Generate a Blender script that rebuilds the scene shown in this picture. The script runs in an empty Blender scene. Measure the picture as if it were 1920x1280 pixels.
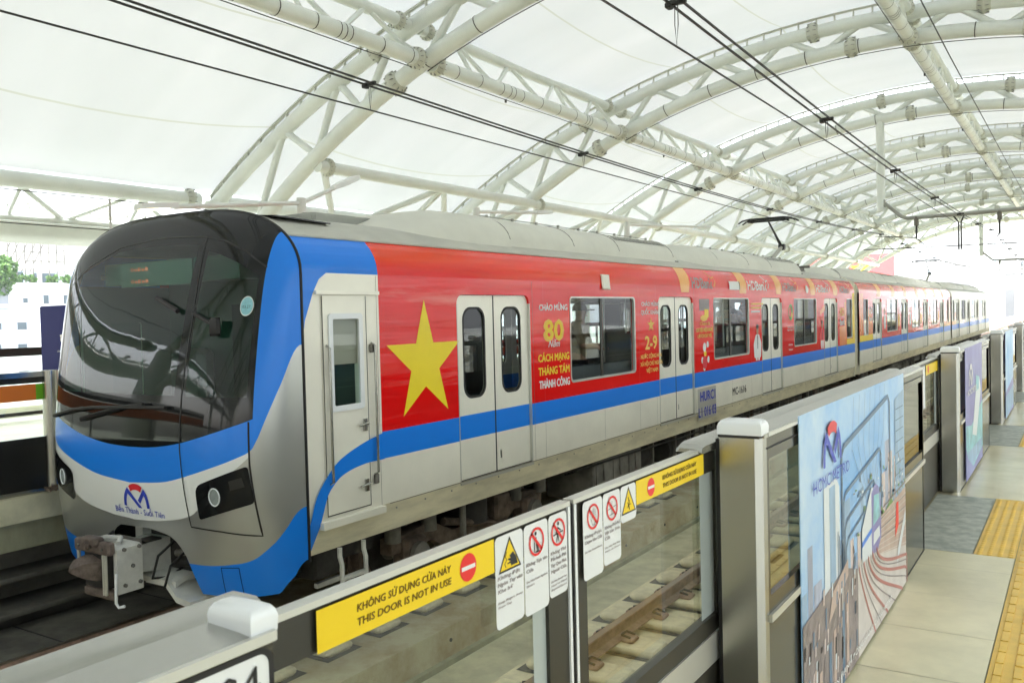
import bpy, math, random
from mathutils import Vector, Matrix
from mathutils.geometry import tessellate_polygon
random.seed(7)
S = bpy.context.scene
COL = S.collection
R = math.radians

# ------------------------------------------------------------------ camera
def cam_matrix(loc, yaw, pitch, roll):
    cy, sy, cp, sp = math.cos(yaw), math.sin(yaw), math.cos(pitch), math.sin(pitch)
    f = Vector((-sy*cp, cy*cp, sp)); r = Vector((cy, sy, 0)); u = r.cross(f)
    cr, sr = math.cos(roll), math.sin(roll)
    r2 = r*cr + u*sr; u2 = u*cr - r*sr
    m = Matrix((r2, u2, -f)).transposed().to_4x4(); m.translation = loc
    return m
cd = bpy.data.cameras.new('camera'); cam = bpy.data.objects.new('camera', cd); COL.objects.link(cam)
cam.matrix_world = cam_matrix(Vector((4.989, -7.4374, 1.5817)), .5727, -.0298, -.0250)
cd.sensor_width = 36; cd.lens = 36*1653.4/1920; cd.clip_start = .05; cd.clip_end = 3000
cd.dof.use_dof = True; cd.dof.focus_distance = 9.0; cd.dof.aperture_fstop = 13.0
S.camera = cam

# ------------------------------------------------------------------ world, sun, exposure
SUN_EL, SUN_AZ = 70, 200
w = bpy.data.worlds.new('World'); S.world = w; w.use_nodes = True
nt = w.node_tree; nt.nodes.clear()
sky = nt.nodes.new('ShaderNodeTexSky'); sky.sky_type = 'NISHITA'; sky.sun_disc = False
sky.sun_elevation = R(SUN_EL); sky.sun_rotation = R(SUN_AZ); sky.air_density = 1.3; sky.dust_density = 4.5; sky.ozone_density = .6
hs = nt.nodes.new('ShaderNodeHueSaturation'); hs.inputs['Saturation'].default_value = .35
bg = nt.nodes.new('ShaderNodeBackground'); bg.inputs['Strength'].default_value = .15
wo = nt.nodes.new('ShaderNodeOutputWorld')
nt.links.new(sky.outputs[0], hs.inputs['Color']); nt.links.new(hs.outputs[0], bg.inputs[0]); nt.links.new(bg.outputs[0], wo.inputs[0])
sl = bpy.data.lights.new('sun', 'SUN'); sl.energy = .8; sl.angle = R(12); sl.color = (1, .985, .96)
so = bpy.data.objects.new('sun', sl); COL.objects.link(so)
az = R(SUN_AZ); d = Vector((math.sin(az)*math.cos(R(SUN_EL)), math.cos(az)*math.cos(R(SUN_EL)), math.sin(R(SUN_EL))))
so.rotation_euler = d.to_track_quat('Z', 'Y').to_euler(); so.location = (0, 0, 40)
S.view_settings.view_transform = 'Standard'; S.view_settings.look = 'None'
S.view_settings.exposure = 2.8; S.view_settings.gamma = 1
S.render.engine = 'CYCLES'
cy_ = S.cycles
cy_.max_bounces = 7; cy_.diffuse_bounces = 4; cy_.glossy_bounces = 3; cy_.transmission_bounces = 5; cy_.transparent_max_bounces = 10
cy_.use_denoising = True; cy_.caustics_reflective = False; cy_.caustics_refractive = False; cy_.sample_clamp_indirect = 4

# ------------------------------------------------------------------ materials
MATS = {}
def mat(name, col, rough=.5, metal=0., var=0., vscale=3., stretch=None, bump=0., bscale=20., bstretch=None, emit=None, coat=0., spec=.5, col2=None, contrast=(.35, .65)):
    m = bpy.data.materials.new(name); m.use_nodes = True; MATS[name] = m
    n = m.node_tree.nodes; l = m.node_tree.links; b = n['Principled BSDF']
    b.inputs['Base Color'].default_value = (*col, 1); b.inputs['Roughness'].default_value = rough
    b.inputs['Metallic'].default_value = metal; b.inputs['Coat Weight'].default_value = coat; b.inputs['Coat Roughness'].default_value = .05
    b.inputs['Specular IOR Level'].default_value = spec
    tc = n.new('ShaderNodeTexCoord')
    def mapped(st):
        mp = n.new('ShaderNodeMapping'); l.new(tc.outputs['Object'], mp.inputs['Vector'])
        if st: mp.inputs['Scale'].default_value = st
        return mp.outputs[0]
    if var > 0 or col2:
        t = n.new('ShaderNodeTexNoise'); t.inputs['Scale'].default_value = vscale; t.inputs['Detail'].default_value = 6; t.inputs['Roughness'].default_value = .65
        l.new(mapped(stretch), t.inputs['Vector'])
        rp = n.new('ShaderNodeValToRGB'); l.new(t.outputs['Fac'], rp.inputs[0])
        rp.color_ramp.elements[0].position = contrast[0]; rp.color_ramp.elements[1].position = contrast[1]
        c2 = col2 if col2 else tuple(min(1, c*(1+var)) for c in col)
        c1 = tuple(c*(1-var) for c in col) if not col2 else col
        rp.color_ramp.elements[0].color = (*c1, 1); rp.color_ramp.elements[1].color = (*c2, 1)
        l.new(rp.outputs[0], b.inputs['Base Color'])
    if bump > 0:
        t = n.new('ShaderNodeTexNoise'); t.inputs['Scale'].default_value = bscale; t.inputs['Detail'].default_value = 3
        l.new(mapped(bstretch), t.inputs['Vector'])
        bp = n.new('ShaderNodeBump'); bp.inputs['Strength'].default_value = 1; bp.inputs['Distance'].default_value = bump
        l.new(t.outputs['Fac'], bp.inputs['Height']); l.new(bp.outputs[0], b.inputs['Normal'])
    if emit:
        b.inputs['Emission Color'].default_value = (*emit[:3], 1); b.inputs['Emission Strength'].default_value = emit[3]
    return m

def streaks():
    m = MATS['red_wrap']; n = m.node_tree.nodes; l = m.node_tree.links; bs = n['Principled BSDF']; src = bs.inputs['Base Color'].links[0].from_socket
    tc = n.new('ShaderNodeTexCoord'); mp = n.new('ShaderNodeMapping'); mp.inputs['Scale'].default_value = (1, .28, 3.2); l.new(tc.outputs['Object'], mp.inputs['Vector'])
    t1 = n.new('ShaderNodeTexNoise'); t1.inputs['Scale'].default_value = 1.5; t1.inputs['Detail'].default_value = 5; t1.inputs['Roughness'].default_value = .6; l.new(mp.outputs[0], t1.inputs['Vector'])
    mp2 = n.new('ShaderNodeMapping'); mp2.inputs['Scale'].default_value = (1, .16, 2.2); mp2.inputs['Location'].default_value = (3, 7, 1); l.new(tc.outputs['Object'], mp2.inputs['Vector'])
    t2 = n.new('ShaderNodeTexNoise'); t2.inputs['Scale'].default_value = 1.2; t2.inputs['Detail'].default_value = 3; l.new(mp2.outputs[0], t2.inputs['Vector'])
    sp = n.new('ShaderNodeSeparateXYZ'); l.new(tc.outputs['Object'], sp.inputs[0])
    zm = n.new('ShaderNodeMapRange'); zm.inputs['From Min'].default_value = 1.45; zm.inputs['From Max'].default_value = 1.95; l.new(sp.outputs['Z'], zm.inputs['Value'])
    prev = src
    for t_, a_, b_, c_, amt in ((t2, .50, .66, (.90, .13, .01, 1), .40), (t1, .56, .72, (.93, .42, .36, 1), .40)):  # orange streaks are print; pale pink ones are reflections painted into the colour
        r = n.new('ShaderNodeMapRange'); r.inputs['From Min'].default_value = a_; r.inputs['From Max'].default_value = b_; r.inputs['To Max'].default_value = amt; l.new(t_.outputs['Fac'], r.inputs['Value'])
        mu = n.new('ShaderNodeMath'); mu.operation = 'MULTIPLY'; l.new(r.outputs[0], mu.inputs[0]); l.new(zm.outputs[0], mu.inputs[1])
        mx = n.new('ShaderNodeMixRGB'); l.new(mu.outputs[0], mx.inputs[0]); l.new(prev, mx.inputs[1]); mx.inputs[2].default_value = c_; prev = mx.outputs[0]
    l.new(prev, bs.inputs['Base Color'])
def glass_mat(name, tint, tr=.6, rough=.0, ior=1.5, wav=0., boost=0.):
    m = bpy.data.materials.new(name); m.use_nodes = True; MATS[name] = m
    n = m.node_tree.nodes; l = m.node_tree.links; n.clear()
    o = n.new('ShaderNodeOutputMaterial'); mx = n.new('ShaderNodeMixShader'); fr = n.new('ShaderNodeFresnel'); fr.inputs[0].default_value = ior
    tp = n.new('ShaderNodeBsdfTransparent'); tp.inputs[0].default_value = (tint[0]*tr, tint[1]*tr, tint[2]*tr, 1)
    g = n.new('ShaderNodeBsdfGlossy'); g.inputs['Roughness'].default_value = rough; g.inputs[0].default_value = (1, 1, 1, 1)
    ma = n.new('ShaderNodeMath'); ma.operation = 'ADD'; ma.use_clamp = True; ma.inputs[1].default_value = boost
    ge = n.new('ShaderNodeNewGeometry'); mr = n.new('ShaderNodeMapRange'); mr.inputs['To Min'].default_value = ior; mr.inputs['To Max'].default_value = 1/ior
    l.new(ge.outputs['Backfacing'], mr.inputs['Value']); l.new(mr.outputs[0], fr.inputs[0])   # a thin pane mirrors equally from both sides
    l.new(fr.outputs[0], ma.inputs[0]); l.new(ma.outputs[0], mx.inputs[0]); l.new(tp.outputs[0], mx.inputs[1]); l.new(g.outputs[0], mx.inputs[2]); l.new(mx.outputs[0], o.inputs[0])
    if wav:
        t = n.new('ShaderNodeTexNoise'); t.inputs['Scale'].default_value = 2.5
        tc = n.new('ShaderNodeTexCoord'); l.new(tc.outputs['Object'], t.inputs['Vector'])
        bp = n.new('ShaderNodeBump'); bp.inputs['Distance'].default_value = wav; l.new(t.outputs['Fac'], bp.inputs['Height'])
        l.new(bp.outputs[0], g.inputs['Normal'])
    return m

mat('silver', (.86, .84, .73), .32, .12, var=.05, vscale=1.2, bump=.0015, bscale=3, bstretch=(1, .15, 1))
mat('silver_dirty', (.76, .71, .53), .45, .25, var=.15, vscale=2.5, stretch=(1, .6, 3))
mat('nose_silver', (.50, .51, .49), .28, .7, var=.03, vscale=2)
mat('nose_white', (.80, .82, .80), .22, 0, coat=.4)
mat('blue', (.006, .215, .84), .28, 0, spec=.45, bump=.0008, bscale=3, bstretch=(1, .2, 1))
mat('mask_black', (.010, .011, .012), .05, 0, spec=.3)
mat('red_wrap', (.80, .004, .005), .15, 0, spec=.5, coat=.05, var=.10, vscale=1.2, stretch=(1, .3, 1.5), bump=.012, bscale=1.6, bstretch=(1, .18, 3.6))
mat('orange_wrap', (.85, .20, .02), .25, 0, coat=.3, bump=.004, bscale=1.6, bstretch=(1, .22, 3.2))
mat('gold_wrap', (.90, .42, .08), .3, 0, coat=.2)
mat('yellow', (.90, .70, .01), .35, var=.04, vscale=2)
mat('sign_yellow', (.88, .62, .01), .4)
mat('white_ink', (.80, .80, .78), .5)
mat('gold_ink', (.85, .55, .10), .45)
mat('grey_ink', (.40, .36, .36), .5)
mat('sign_white', (.78, .80, .80), .35)
mat('black_ink', (.012, .012, .012), .5)
mat('brown_ink', (.16, .09, .005), .5)
mat('sign_red', (.80, .02, .02), .4)
mat('navy', (.004, .007, .11), .5, spec=.15)
mat('logo_blue', (.03, .06, .50), .4)
mat('logo_red', (.70, .015, .03), .4)
mat('rubber', (.01, .01, .01), .6)
mat('roof_grey', (.48, .48, .42), .55, var=.08, vscale=2)
mat('hood_grey', (.66, .66, .58), .5, var=.06, vscale=1.5); mat('roof_grey_dark', (.30, .31, .28), .6, var=.1, vscale=3)
mat('under_black', (.03, .027, .024), .75, var=.4, vscale=6)
mat('under_brown', (.11, .08, .06), .8, var=.45, vscale=7)
mat('under_grey', (.16, .15, .13), .7, var=.3, vscale=5)
mat('white_steel', (.69, .725, .68), .38, var=.07, vscale=.8)
mat('steel_flange', (.52, .53, .45), .45)
mat('dark_band', (.05, .05, .045), .6)
mat('wire', (.02, .02, .018), .5)
mat('stainless', (.46, .46, .43), .27, 1., bump=.0004, bscale=2.5, var=.08, vscale=2, stretch=(1, 1, .4))
mat('alu', (.62, .62, .57), .35, .6)
mat('dark_frame', (.035, .033, .025), .32, .2)
mat('door_black', (.012, .012, .012), .3)
mat('panel_olive', (.06, .055, .04), .18, .4)
mat('cap_white', (.80, .83, .84), .25, coat=.4)
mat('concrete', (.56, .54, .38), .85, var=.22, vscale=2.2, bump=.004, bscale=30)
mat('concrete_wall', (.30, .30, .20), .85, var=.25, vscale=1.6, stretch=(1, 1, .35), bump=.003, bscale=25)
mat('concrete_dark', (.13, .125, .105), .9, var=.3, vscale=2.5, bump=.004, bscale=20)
mat('frost', (.40, .45, .43), .35); mat('ledge_dirty', (.42, .32, .18), .9, vscale=1.6, col2=(.58, .55, .37), contrast=(.38, .6), bump=.006, bscale=22)
mat('block_concrete', (.72, .66, .46), .85, var=.18, vscale=5, bump=.004, bscale=40)
mat('boot_rubber', (.06, .06, .05), .8)
mat('rust', (.33, .22, .17), .7, var=.3, vscale=8, bump=.002, bscale=60)
mat('rail_top', (.40, .33, .27), .3, .8)
mat('tile', (.78, .72, .48), .24, var=.12, vscale=1.4, bump=.0006, bscale=200)
mat('tile_grey', (.30, .33, .28), .45, vscale=9, col2=(.50, .52, .45), contrast=(.4, .6))
mat('tactile', (.86, .56, .10), .42, var=.10, vscale=5)
mat('grout', (.42, .38, .25), .8)
mat('city_white', (.82, .84, .84), .8, var=.03, vscale=.5)
mat('city_window', (.07, .10, .12), .3)
mat('city_glass', (.60, .68, .74), .8); mat('city_roof', (.30, .32, .36), .7)
mat('city_pale', (.62, .72, .76), .8, var=.1, vscale=.1)
mat('bark', (.10, .07, .045), .9, var=.3, vscale=5)
mat('leaf_a', (.07, .17, .03), .6); mat('leaf_b', (.12, .24, .05), .6); mat('leaf_c', (.05, .12, .03), .6)
mat('ground', (.20, .21, .18), .95, var=.3, vscale=.03)
mat('deck', (.42, .40, .35), .9, var=.15, vscale=.5)
mat('interior', (.16, .165, .16), .6); mat('interior_dark', (.04, .042, .045), .6); mat('seat', (.07, .08, .085), .6)
mat('cab_grey', (.13, .15, .14), .6); mat('skin', (.45, .25, .16), .55); mat('hair', (.012, .010, .009), .5); mat('shirt_tan', (.26, .19, .11), .8); mat('shirt_pink', (.42, .17, .20), .8)
mat('shirt_maroon', (.15, .02, .03), .8); mat('shirt_grey', (.25, .26, .28), .8); mat('shirt_white', (.6, .6, .6), .8); mat('trousers', (.03, .03, .035), .8); mat('cap_cloth', (.05, .04, .03), .8)
mat('shade', (.55, .53, .42), .8); mat('lamp_white', (.75, .77, .74), .35); mat('lamp_glow', (.9, .8, .5), .4, emit=(1, .85, .55, 1.2))
mat('led_red', (.5, .05, .02), .4, emit=(1, .16, .06, .22)); mat('headlamp', (.55, .62, .60), .08, .9, emit=(.85, 1, .92, .015))
mat('coupler_grey', (.60, .60, .56), .5, var=.12, vscale=6); mat('coupler_rust', (.13, .10, .085), .75, var=.4, vscale=14)
mat('strip_orange', (.85, .22, .03), .4); mat('strip_green', (.20, .55, .02), .4)
mat('p_sky', (.20, .46, .82), .35, vscale=1.6, col2=(.62, .76, .88), contrast=(.35, .7)); mat('p_steel', (.11, .19, .30), .4); mat('p_bldg', (.40, .44, .56), .4, var=.25, vscale=9, stretch=(1, 1, .3))
mat('p_bldg2', (.30, .45, .62), .4, var=.2, vscale=12, stretch=(1, 1, .3)); mat('p_bldg3', (.62, .52, .50), .4, var=.2, vscale=12); mat('p_green', (.18, .32, .10), .5, var=.4, vscale=20)
mat('p_deck', (.60, .56, .53), .4, var=.08, vscale=6); mat('p_brown', (.24, .20, .20), .4, var=.25, vscale=10); mat('p_red', (.46, .17, .15), .4); mat('p_wall', (.50, .38, .33), .4, var=.12, vscale=8)
mat('p_purple', (.16, .14, .42), .35, vscale=1.2, col2=(.28, .30, .60)); mat('p_teal', (.25, .55, .62), .35, var=.3, vscale=7); mat('p_train', (.70, .76, .80), .35)
mat('flag_red', (.85, .10, .10), .7)
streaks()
glass_mat('win_glass', (.84, .90, .90), .88, boost=.02)
glass_mat('door_glass', (.75, .82, .82), .75, boost=.03)
glass_mat('shield_glass', (.50, .88, .74), .80, ior=1.45, boost=.0, wav=.001)
glass_mat('psd_glass', (.97, 1, .93), .97, boost=.015)
glass_mat('cabinet_glass', (.80, .84, .70), .82, boost=.05)

def membrane_mat():
    m = bpy.data.materials.new('membrane'); m.use_nodes = True; MATS['membrane'] = m
    n = m.node_tree.nodes; l = m.node_tree.links; n.clear()
    o = n.new('ShaderNodeOutputMaterial'); mx = n.new('ShaderNodeMixShader'); mx.inputs[0].default_value = .085
    df = n.new('ShaderNodeBsdfDiffuse'); tr = n.new('ShaderNodeBsdfTranslucent')
    tc = n.new('ShaderNodeTexCoord'); sp = n.new('ShaderNodeSeparateXYZ'); l.new(tc.outputs['Object'], sp.inputs[0])
    # welded overlap seams of the fabric run along the track, 3.3 m apart
    a = n.new('ShaderNodeMath'); a.operation = 'ADD'; a.inputs[1].default_value = 101.1; l.new(sp.outputs['X'], a.inputs[0])
    md = n.new('ShaderNodeMath'); md.operation = 'MODULO'; md.inputs[1].default_value = 3.3; l.new(a.outputs[0], md.inputs[0])
    lt = n.new('ShaderNodeMath'); lt.operation = 'LESS_THAN'; lt.inputs[1].default_value = .05; l.new(md.outputs[0], lt.inputs[0])
    nz = n.new('ShaderNodeTexNoise'); nz.inputs['Scale'].default_value = .25; nz.inputs['Detail'].default_value = 5; mpn = n.new('ShaderNodeMapping'); mpn.inputs['Scale'].default_value = (.5, 2.2, 1); l.new(tc.outputs['Object'], mpn.inputs['Vector']); l.new(mpn.outputs[0], nz.inputs['Vector'])
    rp = n.new('ShaderNodeValToRGB'); l.new(nz.outputs['Fac'], rp.inputs[0])
    rp.color_ramp.elements[0].position = .3; rp.color_ramp.elements[0].color = (.74, .79, .79, 1); rp.color_ramp.elements[1].position = .7; rp.color_ramp.elements[1].color = (.82, .86, .87, 1)
    mc = n.new('ShaderNodeMixRGB'); l.new(lt.outputs[0], mc.inputs[0]); l.new(rp.outputs[0], mc.inputs[1]); mc.inputs[2].default_value = (.66, .70, .62, 1)
    gm = n.new('ShaderNodeMixRGB'); gm.blend_type = 'MULTIPLY'; gm.inputs[0].default_value = 1; gm.inputs[2].default_value = (.66, .66, .66, 1); l.new(mc.outputs[0], gm.inputs[1]); l.new(gm.outputs[0], df.inputs[0]); l.new(mc.outputs[0], tr.inputs[0])
    l.new(df.outputs[0], mx.inputs[1]); l.new(tr.outputs[0], mx.inputs[2]); l.new(mx.outputs[0], o.inputs[0])
membrane_mat()

# ------------------------------------------------------------------ mesh helpers
WLOC = {}
def tag(o, label=None, cat=None, group=None, kind=None):
    if label: o['label'] = label
    if cat: o['category'] = cat
    if group: o['group'] = group
    if kind: o['kind'] = kind
    return o
def empty(name, loc, label, cat, group=None):
    o = bpy.data.objects.new(name, None); COL.objects.link(o); o.location = loc; o.empty_display_size = .2
    WLOC[o.name] = Vector(loc); tag(o, label, cat, group); return o

class MB:
    def __init__(s): s.v = []; s.f = []; s.m = []; s.mats = []
    def mi(s, m):
        if m not in s.mats: s.mats.append(m)
        return s.mats.index(m)
    def add(s, vs, fs, m):
        k = len(s.v); i = s.mi(m); s.v += [tuple(v) for v in vs]
        for f in fs: s.f.append(tuple(k+a for a in f)); s.m.append(i)
        return s
    def box(s, x0, x1, y0, y1, z0, z1, m):
        v = [(x0,y0,z0),(x1,y0,z0),(x1,y1,z0),(x0,y1,z0),(x0,y0,z1),(x1,y0,z1),(x1,y1,z1),(x0,y1,z1)]
        return s.add(v, [(0,3,2,1),(4,5,6,7),(0,1,5,4),(1,2,6,5),(2,3,7,6),(3,0,4,7)], m)
    def rbox(s, x0, x1, y0, y1, z0, z1, m, b=.02):
        # box with chamfered vertical and horizontal edges
        v = []; f = []
        def ring(z, i):
            return [(x0+i+b,y0+i,z),(x1-i-b,y0+i,z),(x1-i,y0+i+b,z),(x1-i,y1-i-b,z),(x1-i-b,y1-i,z),(x0+i+b,y1-i,z),(x0+i,y1-i-b,z),(x0+i,y0+i+b,z)]
        rs = [ring(z0, b*.7), ring(z0+b, 0), ring(z1-b, 0), ring(z1-b*.3, b*.35), ring(z1, b*.9)]
        for r_ in rs: v += r_
        for k in range(len(rs)-1):
            for j in range(8): f.append((k*8+j, k*8+(j+1) % 8, (k+1)*8+(j+1) % 8, (k+1)*8+j))
        f.append(tuple(range(7, -1, -1))); f.append(tuple(range(len(v)-8, len(v))))
        return s.add(v, f, m)
    def obox(s, p, ux, uy, uz, m):
        # box from centre p and three half-axis vectors
        p, ux, uy, uz = map(Vector, (p, ux, uy, uz))
        v = [p+ux*a+uy*b+uz*c for c in (-1, 1) for (a, b) in ((-1,-1),(1,-1),(1,1),(-1,1))]
        return s.add(v, [(0,3,2,1),(4,5,6,7),(0,1,5,4),(1,2,6,5),(2,3,7,6),(3,0,4,7)], m)
    def path(s, pts, r, m, n=10, closed=False, caps=True):
        pts = [Vector(p) for p in pts]; k0 = len(s.v); N = len(pts); vs = []; fs = []
        ref = None
        for i, p in enumerate(pts):
            a = pts[i-1] if (i > 0 or closed) else p; b = pts[(i+1) % N] if (i < N-1 or closed) else p
            t = (b-a).normalized()
            if ref is None or abs(ref.dot(t)) > .98: ref = Vector((0, 0, 1)) if abs(t.z) < .9 else Vector((1, 0, 0))
            u = (ref - t*ref.dot(t)).normalized(); w_ = t.cross(u); ref = u
            rr = r[i] if isinstance(r, (list, tuple)) else r
            for j in range(n):
                an = 2*math.pi*j/n; vs.append(p + u*(rr*math.cos(an)) + w_*(rr*math.sin(an)))
        for i in range(N if closed else N-1):
            for j in range(n):
                a = i*n+j; b = i*n+(j+1) % n; c = ((i+1) % N)*n
                fs.append((a, b, c+(j+1) % n, c+j))
        if caps and not closed: fs.append(tuple(range(n-1, -1, -1))); fs.append(tuple((N-1)*n+j for j in range(n)))
        return s.add(vs, fs, m)
    def tube(s, p, q, r, m, n=10): return s.path([p, q], r, m, n)
    def plate(s, outer, holes, fn, m, t=0., side=True, mback=None):
        """flat polygon with holes in (u,v), fn(u,v,w) maps to 3D, w = 0 front, -t back"""
        loops = [outer]+list(holes)
        tris = tessellate_polygon([[Vector((a, b, 0)) for a, b in lp] for lp in loops])
        flat = [p for lp in loops for p in lp]
        def orient(tri):
            a, b, c = (flat[i] for i in tri)
            return tri if (b[0]-a[0])*(c[1]-a[1])-(b[1]-a[1])*(c[0]-a[0]) > 0 else (tri[0], tri[2], tri[1])
        tris = [orient(t_) for t_ in tris]
        vs = [fn(a, b, 0) for a, b in flat]; fs = list(tris)
        if t:
            k = len(flat); vs += [fn(a, b, -t) for a, b in flat]
            fb = [(c+k, b+k, a+k) for a, b, c in tris]
            if mback: s.add(vs[k:], [tuple(i-k for i in f) for f in fb], mback)
            else: fs += fb
            o = 0
            for li, lp in enumerate(loops):
                n = len(lp); ar = sum(lp[i][0]*lp[(i+1) % n][1]-lp[(i+1) % n][0]*lp[i][1] for i in range(n))
                for i in range(n):
                    a, b = o+i, o+(i+1) % n
                    fc = (a, a+k, b+k, b)
                    if (ar < 0) != (li > 0): fc = fc[::-1]
                    fs.append(fc)
                o += n
        return s.add(vs, fs, m)
    def loft(s, rings, m, closed=True, caps=True):
        n = len(rings[0]); vs = [v for r_ in rings for v in r_]; fs = []
        for i in range(len(rings)-1):
            for j in range(n if closed else n-1):
                fs.append((i*n+j, i*n+(j+1) % n, (i+1)*n+(j+1) % n, (i+1)*n+j))
        if caps and closed: fs.append(tuple(range(n-1, -1, -1))); fs.append(tuple((len(rings)-1)*n+j for j in range(n)))
        return s.add(vs, fs, m)
    def build(s, name, parent=None, angle=35, loc=None, flat=False):
        if not s.v: return None
        lo = [min(v[i] for v in s.v) for i in range(3)]; hi = [max(v[i] for v in s.v) for i in range(3)]
        c = Vector(loc) if loc else Vector(((lo[0]+hi[0])/2, (lo[1]+hi[1])/2, lo[2]))
        me = bpy.data.meshes.new(name); me.from_pydata([tuple(Vector(v)-c) for v in s.v], [], s.f)
        for m in s.mats: me.materials.append(MATS[m])
        me.polygons.foreach_set('material_index', s.m)
        if not flat:
            me.polygons.foreach_set('use_smooth', [True]*len(me.polygons)); me.set_sharp_from_angle(angle=R(angle))
        me.update()
        o = bpy.data.objects.new(name, me); COL.objects.link(o)
        if parent is not None: o.parent = parent; o.location = c - WLOC[parent.name]
        else: o.location = c
        WLOC[o.name] = c
        return o
def kids(o): return [c for c in bpy.data.objects if c.parent == o]
def nb(name, parent):
    global b
    b.build(name, parent); b = MB()
def copy_tree(o, dloc=(0, 0, 0), parent=None, label=None, mir=None):
    c = o.copy(); COL.objects.link(c); c.parent = parent
    if parent is None: c.location = o.location + Vector(dloc)
    if label: c['label'] = label
    WLOC[c.name] = WLOC[o.name]+Vector(dloc)
    for ch in kids_cache(o): copy_tree(ch, (0, 0, 0), c)
    return c
_kc = {}
def kids_cache(o):
    if o.name not in _kc: _kc[o.name] = kids(o)
    return _kc[o.name]
ORD = ['first', 'second', 'third', 'fourth', 'fifth', 'sixth', 'seventh', 'eighth', 'ninth', 'tenth', 'eleventh', 'twelfth', 'thirteenth', 'fourteenth', 'fifteenth', 'sixteenth', 'seventeenth', 'eighteenth', 'nineteenth', 'twentieth', 'twenty-first', 'twenty-second', 'twenty-third', 'twenty-fourth', 'twenty-fifth', 'twenty-sixth', 'twenty-seventh', 'twenty-eighth', 'twenty-ninth', 'thirtieth', 'thirty-first', 'thirty-second', 'thirty-third', 'thirty-fourth', 'thirty-fifth', 'thirty-sixth', 'thirty-seventh', 'thirty-eighth', 'thirty-ninth', 'fortieth']

def rrect(u0, u1, v0, v1, r, n=5):
    r = min(r, (u1-u0)/2-1e-4, (v1-v0)/2-1e-4); p = []
    for cu, cv, a0 in ((u1-r, v1-r, 0), (u0+r, v1-r, 90), (u0+r, v0+r, 180), (u1-r, v0+r, 270)):
        for i in range(n+1):
            a = R(a0+90*i/n); p.append((cu+r*math.cos(a), cv+r*math.sin(a)))
    return p
def circle(u, v, r, n=24, ry=None): return [(u+r*math.cos(2*math.pi*i/n), v+(ry or r)*math.sin(2*math.pi*i/n)) for i in range(n)]
def thick(pts, wd, closed=False):
    """offset polyline into a ribbon polygon"""
    n = len(pts); L = []; Rr = []
    for i in range(n):
        a = pts[max(i-1, 0)]; b = pts[min(i+1, n-1)]
        dx, dy = b[0]-a[0], b[1]-a[1]; q = math.hypot(dx, dy) or 1
        L.append((pts[i][0]-dy/q*wd/2, pts[i][1]+dx/q*wd/2)); Rr.append((pts[i][0]+dy/q*wd/2, pts[i][1]-dx/q*wd/2))
    return Rr+L[::-1]
XP = lambda x: (lambda u, v, w_: (x+w_, u, v))          # plane facing +X : u = Y, v = Z
YP = lambda y: (lambda u, v, w_: (u, y-w_, v))          # plane facing -Y : u = X, v = Z

TXT = {}
def text_geo(s, shear=0, res=2):
    k = (s, shear)
    if k in TXT: return TXT[k]
    c = bpy.data.curves.new('t', 'FONT'); c.body = s; c.size = 1; c.resolution_u = res; c.align_x = 'LEFT'; c.shear = shear
    o = bpy.data.objects.new('t', c); COL.objects.link(o)
    dg = bpy.context.evaluated_depsgraph_get(); me = bpy.data.meshes.new_from_object(o.evaluated_get(dg))
    vs = [tuple(v.co) for v in me.vertices]; fs = [tuple(p.vertices) for p in me.polygons]
    bpy.data.objects.remove(o); bpy.data.curves.remove(c); bpy.data.meshes.remove(me)
    TXT[k] = (vs, fs); return TXT[k]
def text(mb, s, u0, u1, vbase, h, fn, m, w_=0., shear=0, bold=0., slope=0.):
    """writes s from u0 to u1 with cap height h"""
    vs, fs = text_geo(s, shear)
    if not vs: return
    a = min(v[0] for v in vs); b = max(v[0] for v in vs); k = (u1-u0)/(b-a); kv = h/.70
    offs = [(0, 0)] if not bold else [(-bold, 0), (bold, 0), (0, bold*.7), (0, -bold*.7)]
    for i, (du, dv) in enumerate(offs):
        mb.add([fn(u0+(v[0]-a)*k+du, vbase+v[1]*kv+dv+slope*(v[0]-a)*k, w_+i*.0002) for v in vs], fs, m)

def metro_logo(mb, cu, cv, wd, ht, fn, w_=0., blue='logo_blue', red='logo_red'):
    """arch shaped M emblem: red cap, two blue legs and a blue diagonal. box wd x ht, (cu, cv) its bottom centre"""
    def P(a, b): return (cu+a*wd/2, cv+b*ht)
    def arc(a0, a1, rr, n=12):
        return [P(rr*math.cos(R(a0+(a1-a0)*i/n)), .0+max(0, math.sin(R(a0+(a1-a0)*i/n)))**.8*rr*1.0) for i in range(n+1)]
    L = arc(180, 128, 1.0)+[P(*p) for p in ()]
    Lin = arc(180, 140, .80)
    mb.plate(L+Lin[::-1], [], fn2(fn, w_), blue)
    Rg = arc(0, 52, 1.0); Rin = arc(0, 40, .80)
    mb.plate(Rg+Rin[::-1], [], fn2(fn, w_), blue)
    cap = arc(122, 58, 1.0)+arc(58, 122, .74)
    mb.plate(cap, [], fn2(fn, w_), red)
    a = P(-.62, .81); b = P(-.60, .58)
    mb.plate([P(-.64, .80), P(-.63, .55), P(.16, -.02), P(.42, -.02)], [], fn2(fn, w_+.0003), blue)
    mb.plate([P(.62, .80), P(.63, .52), P(.30, .16), P(.14, .30)], [], fn2(fn, w_+.0006), blue)
def fn2(fn, w_): return lambda u, v, w2: fn(u, v, w2+w_)

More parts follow.
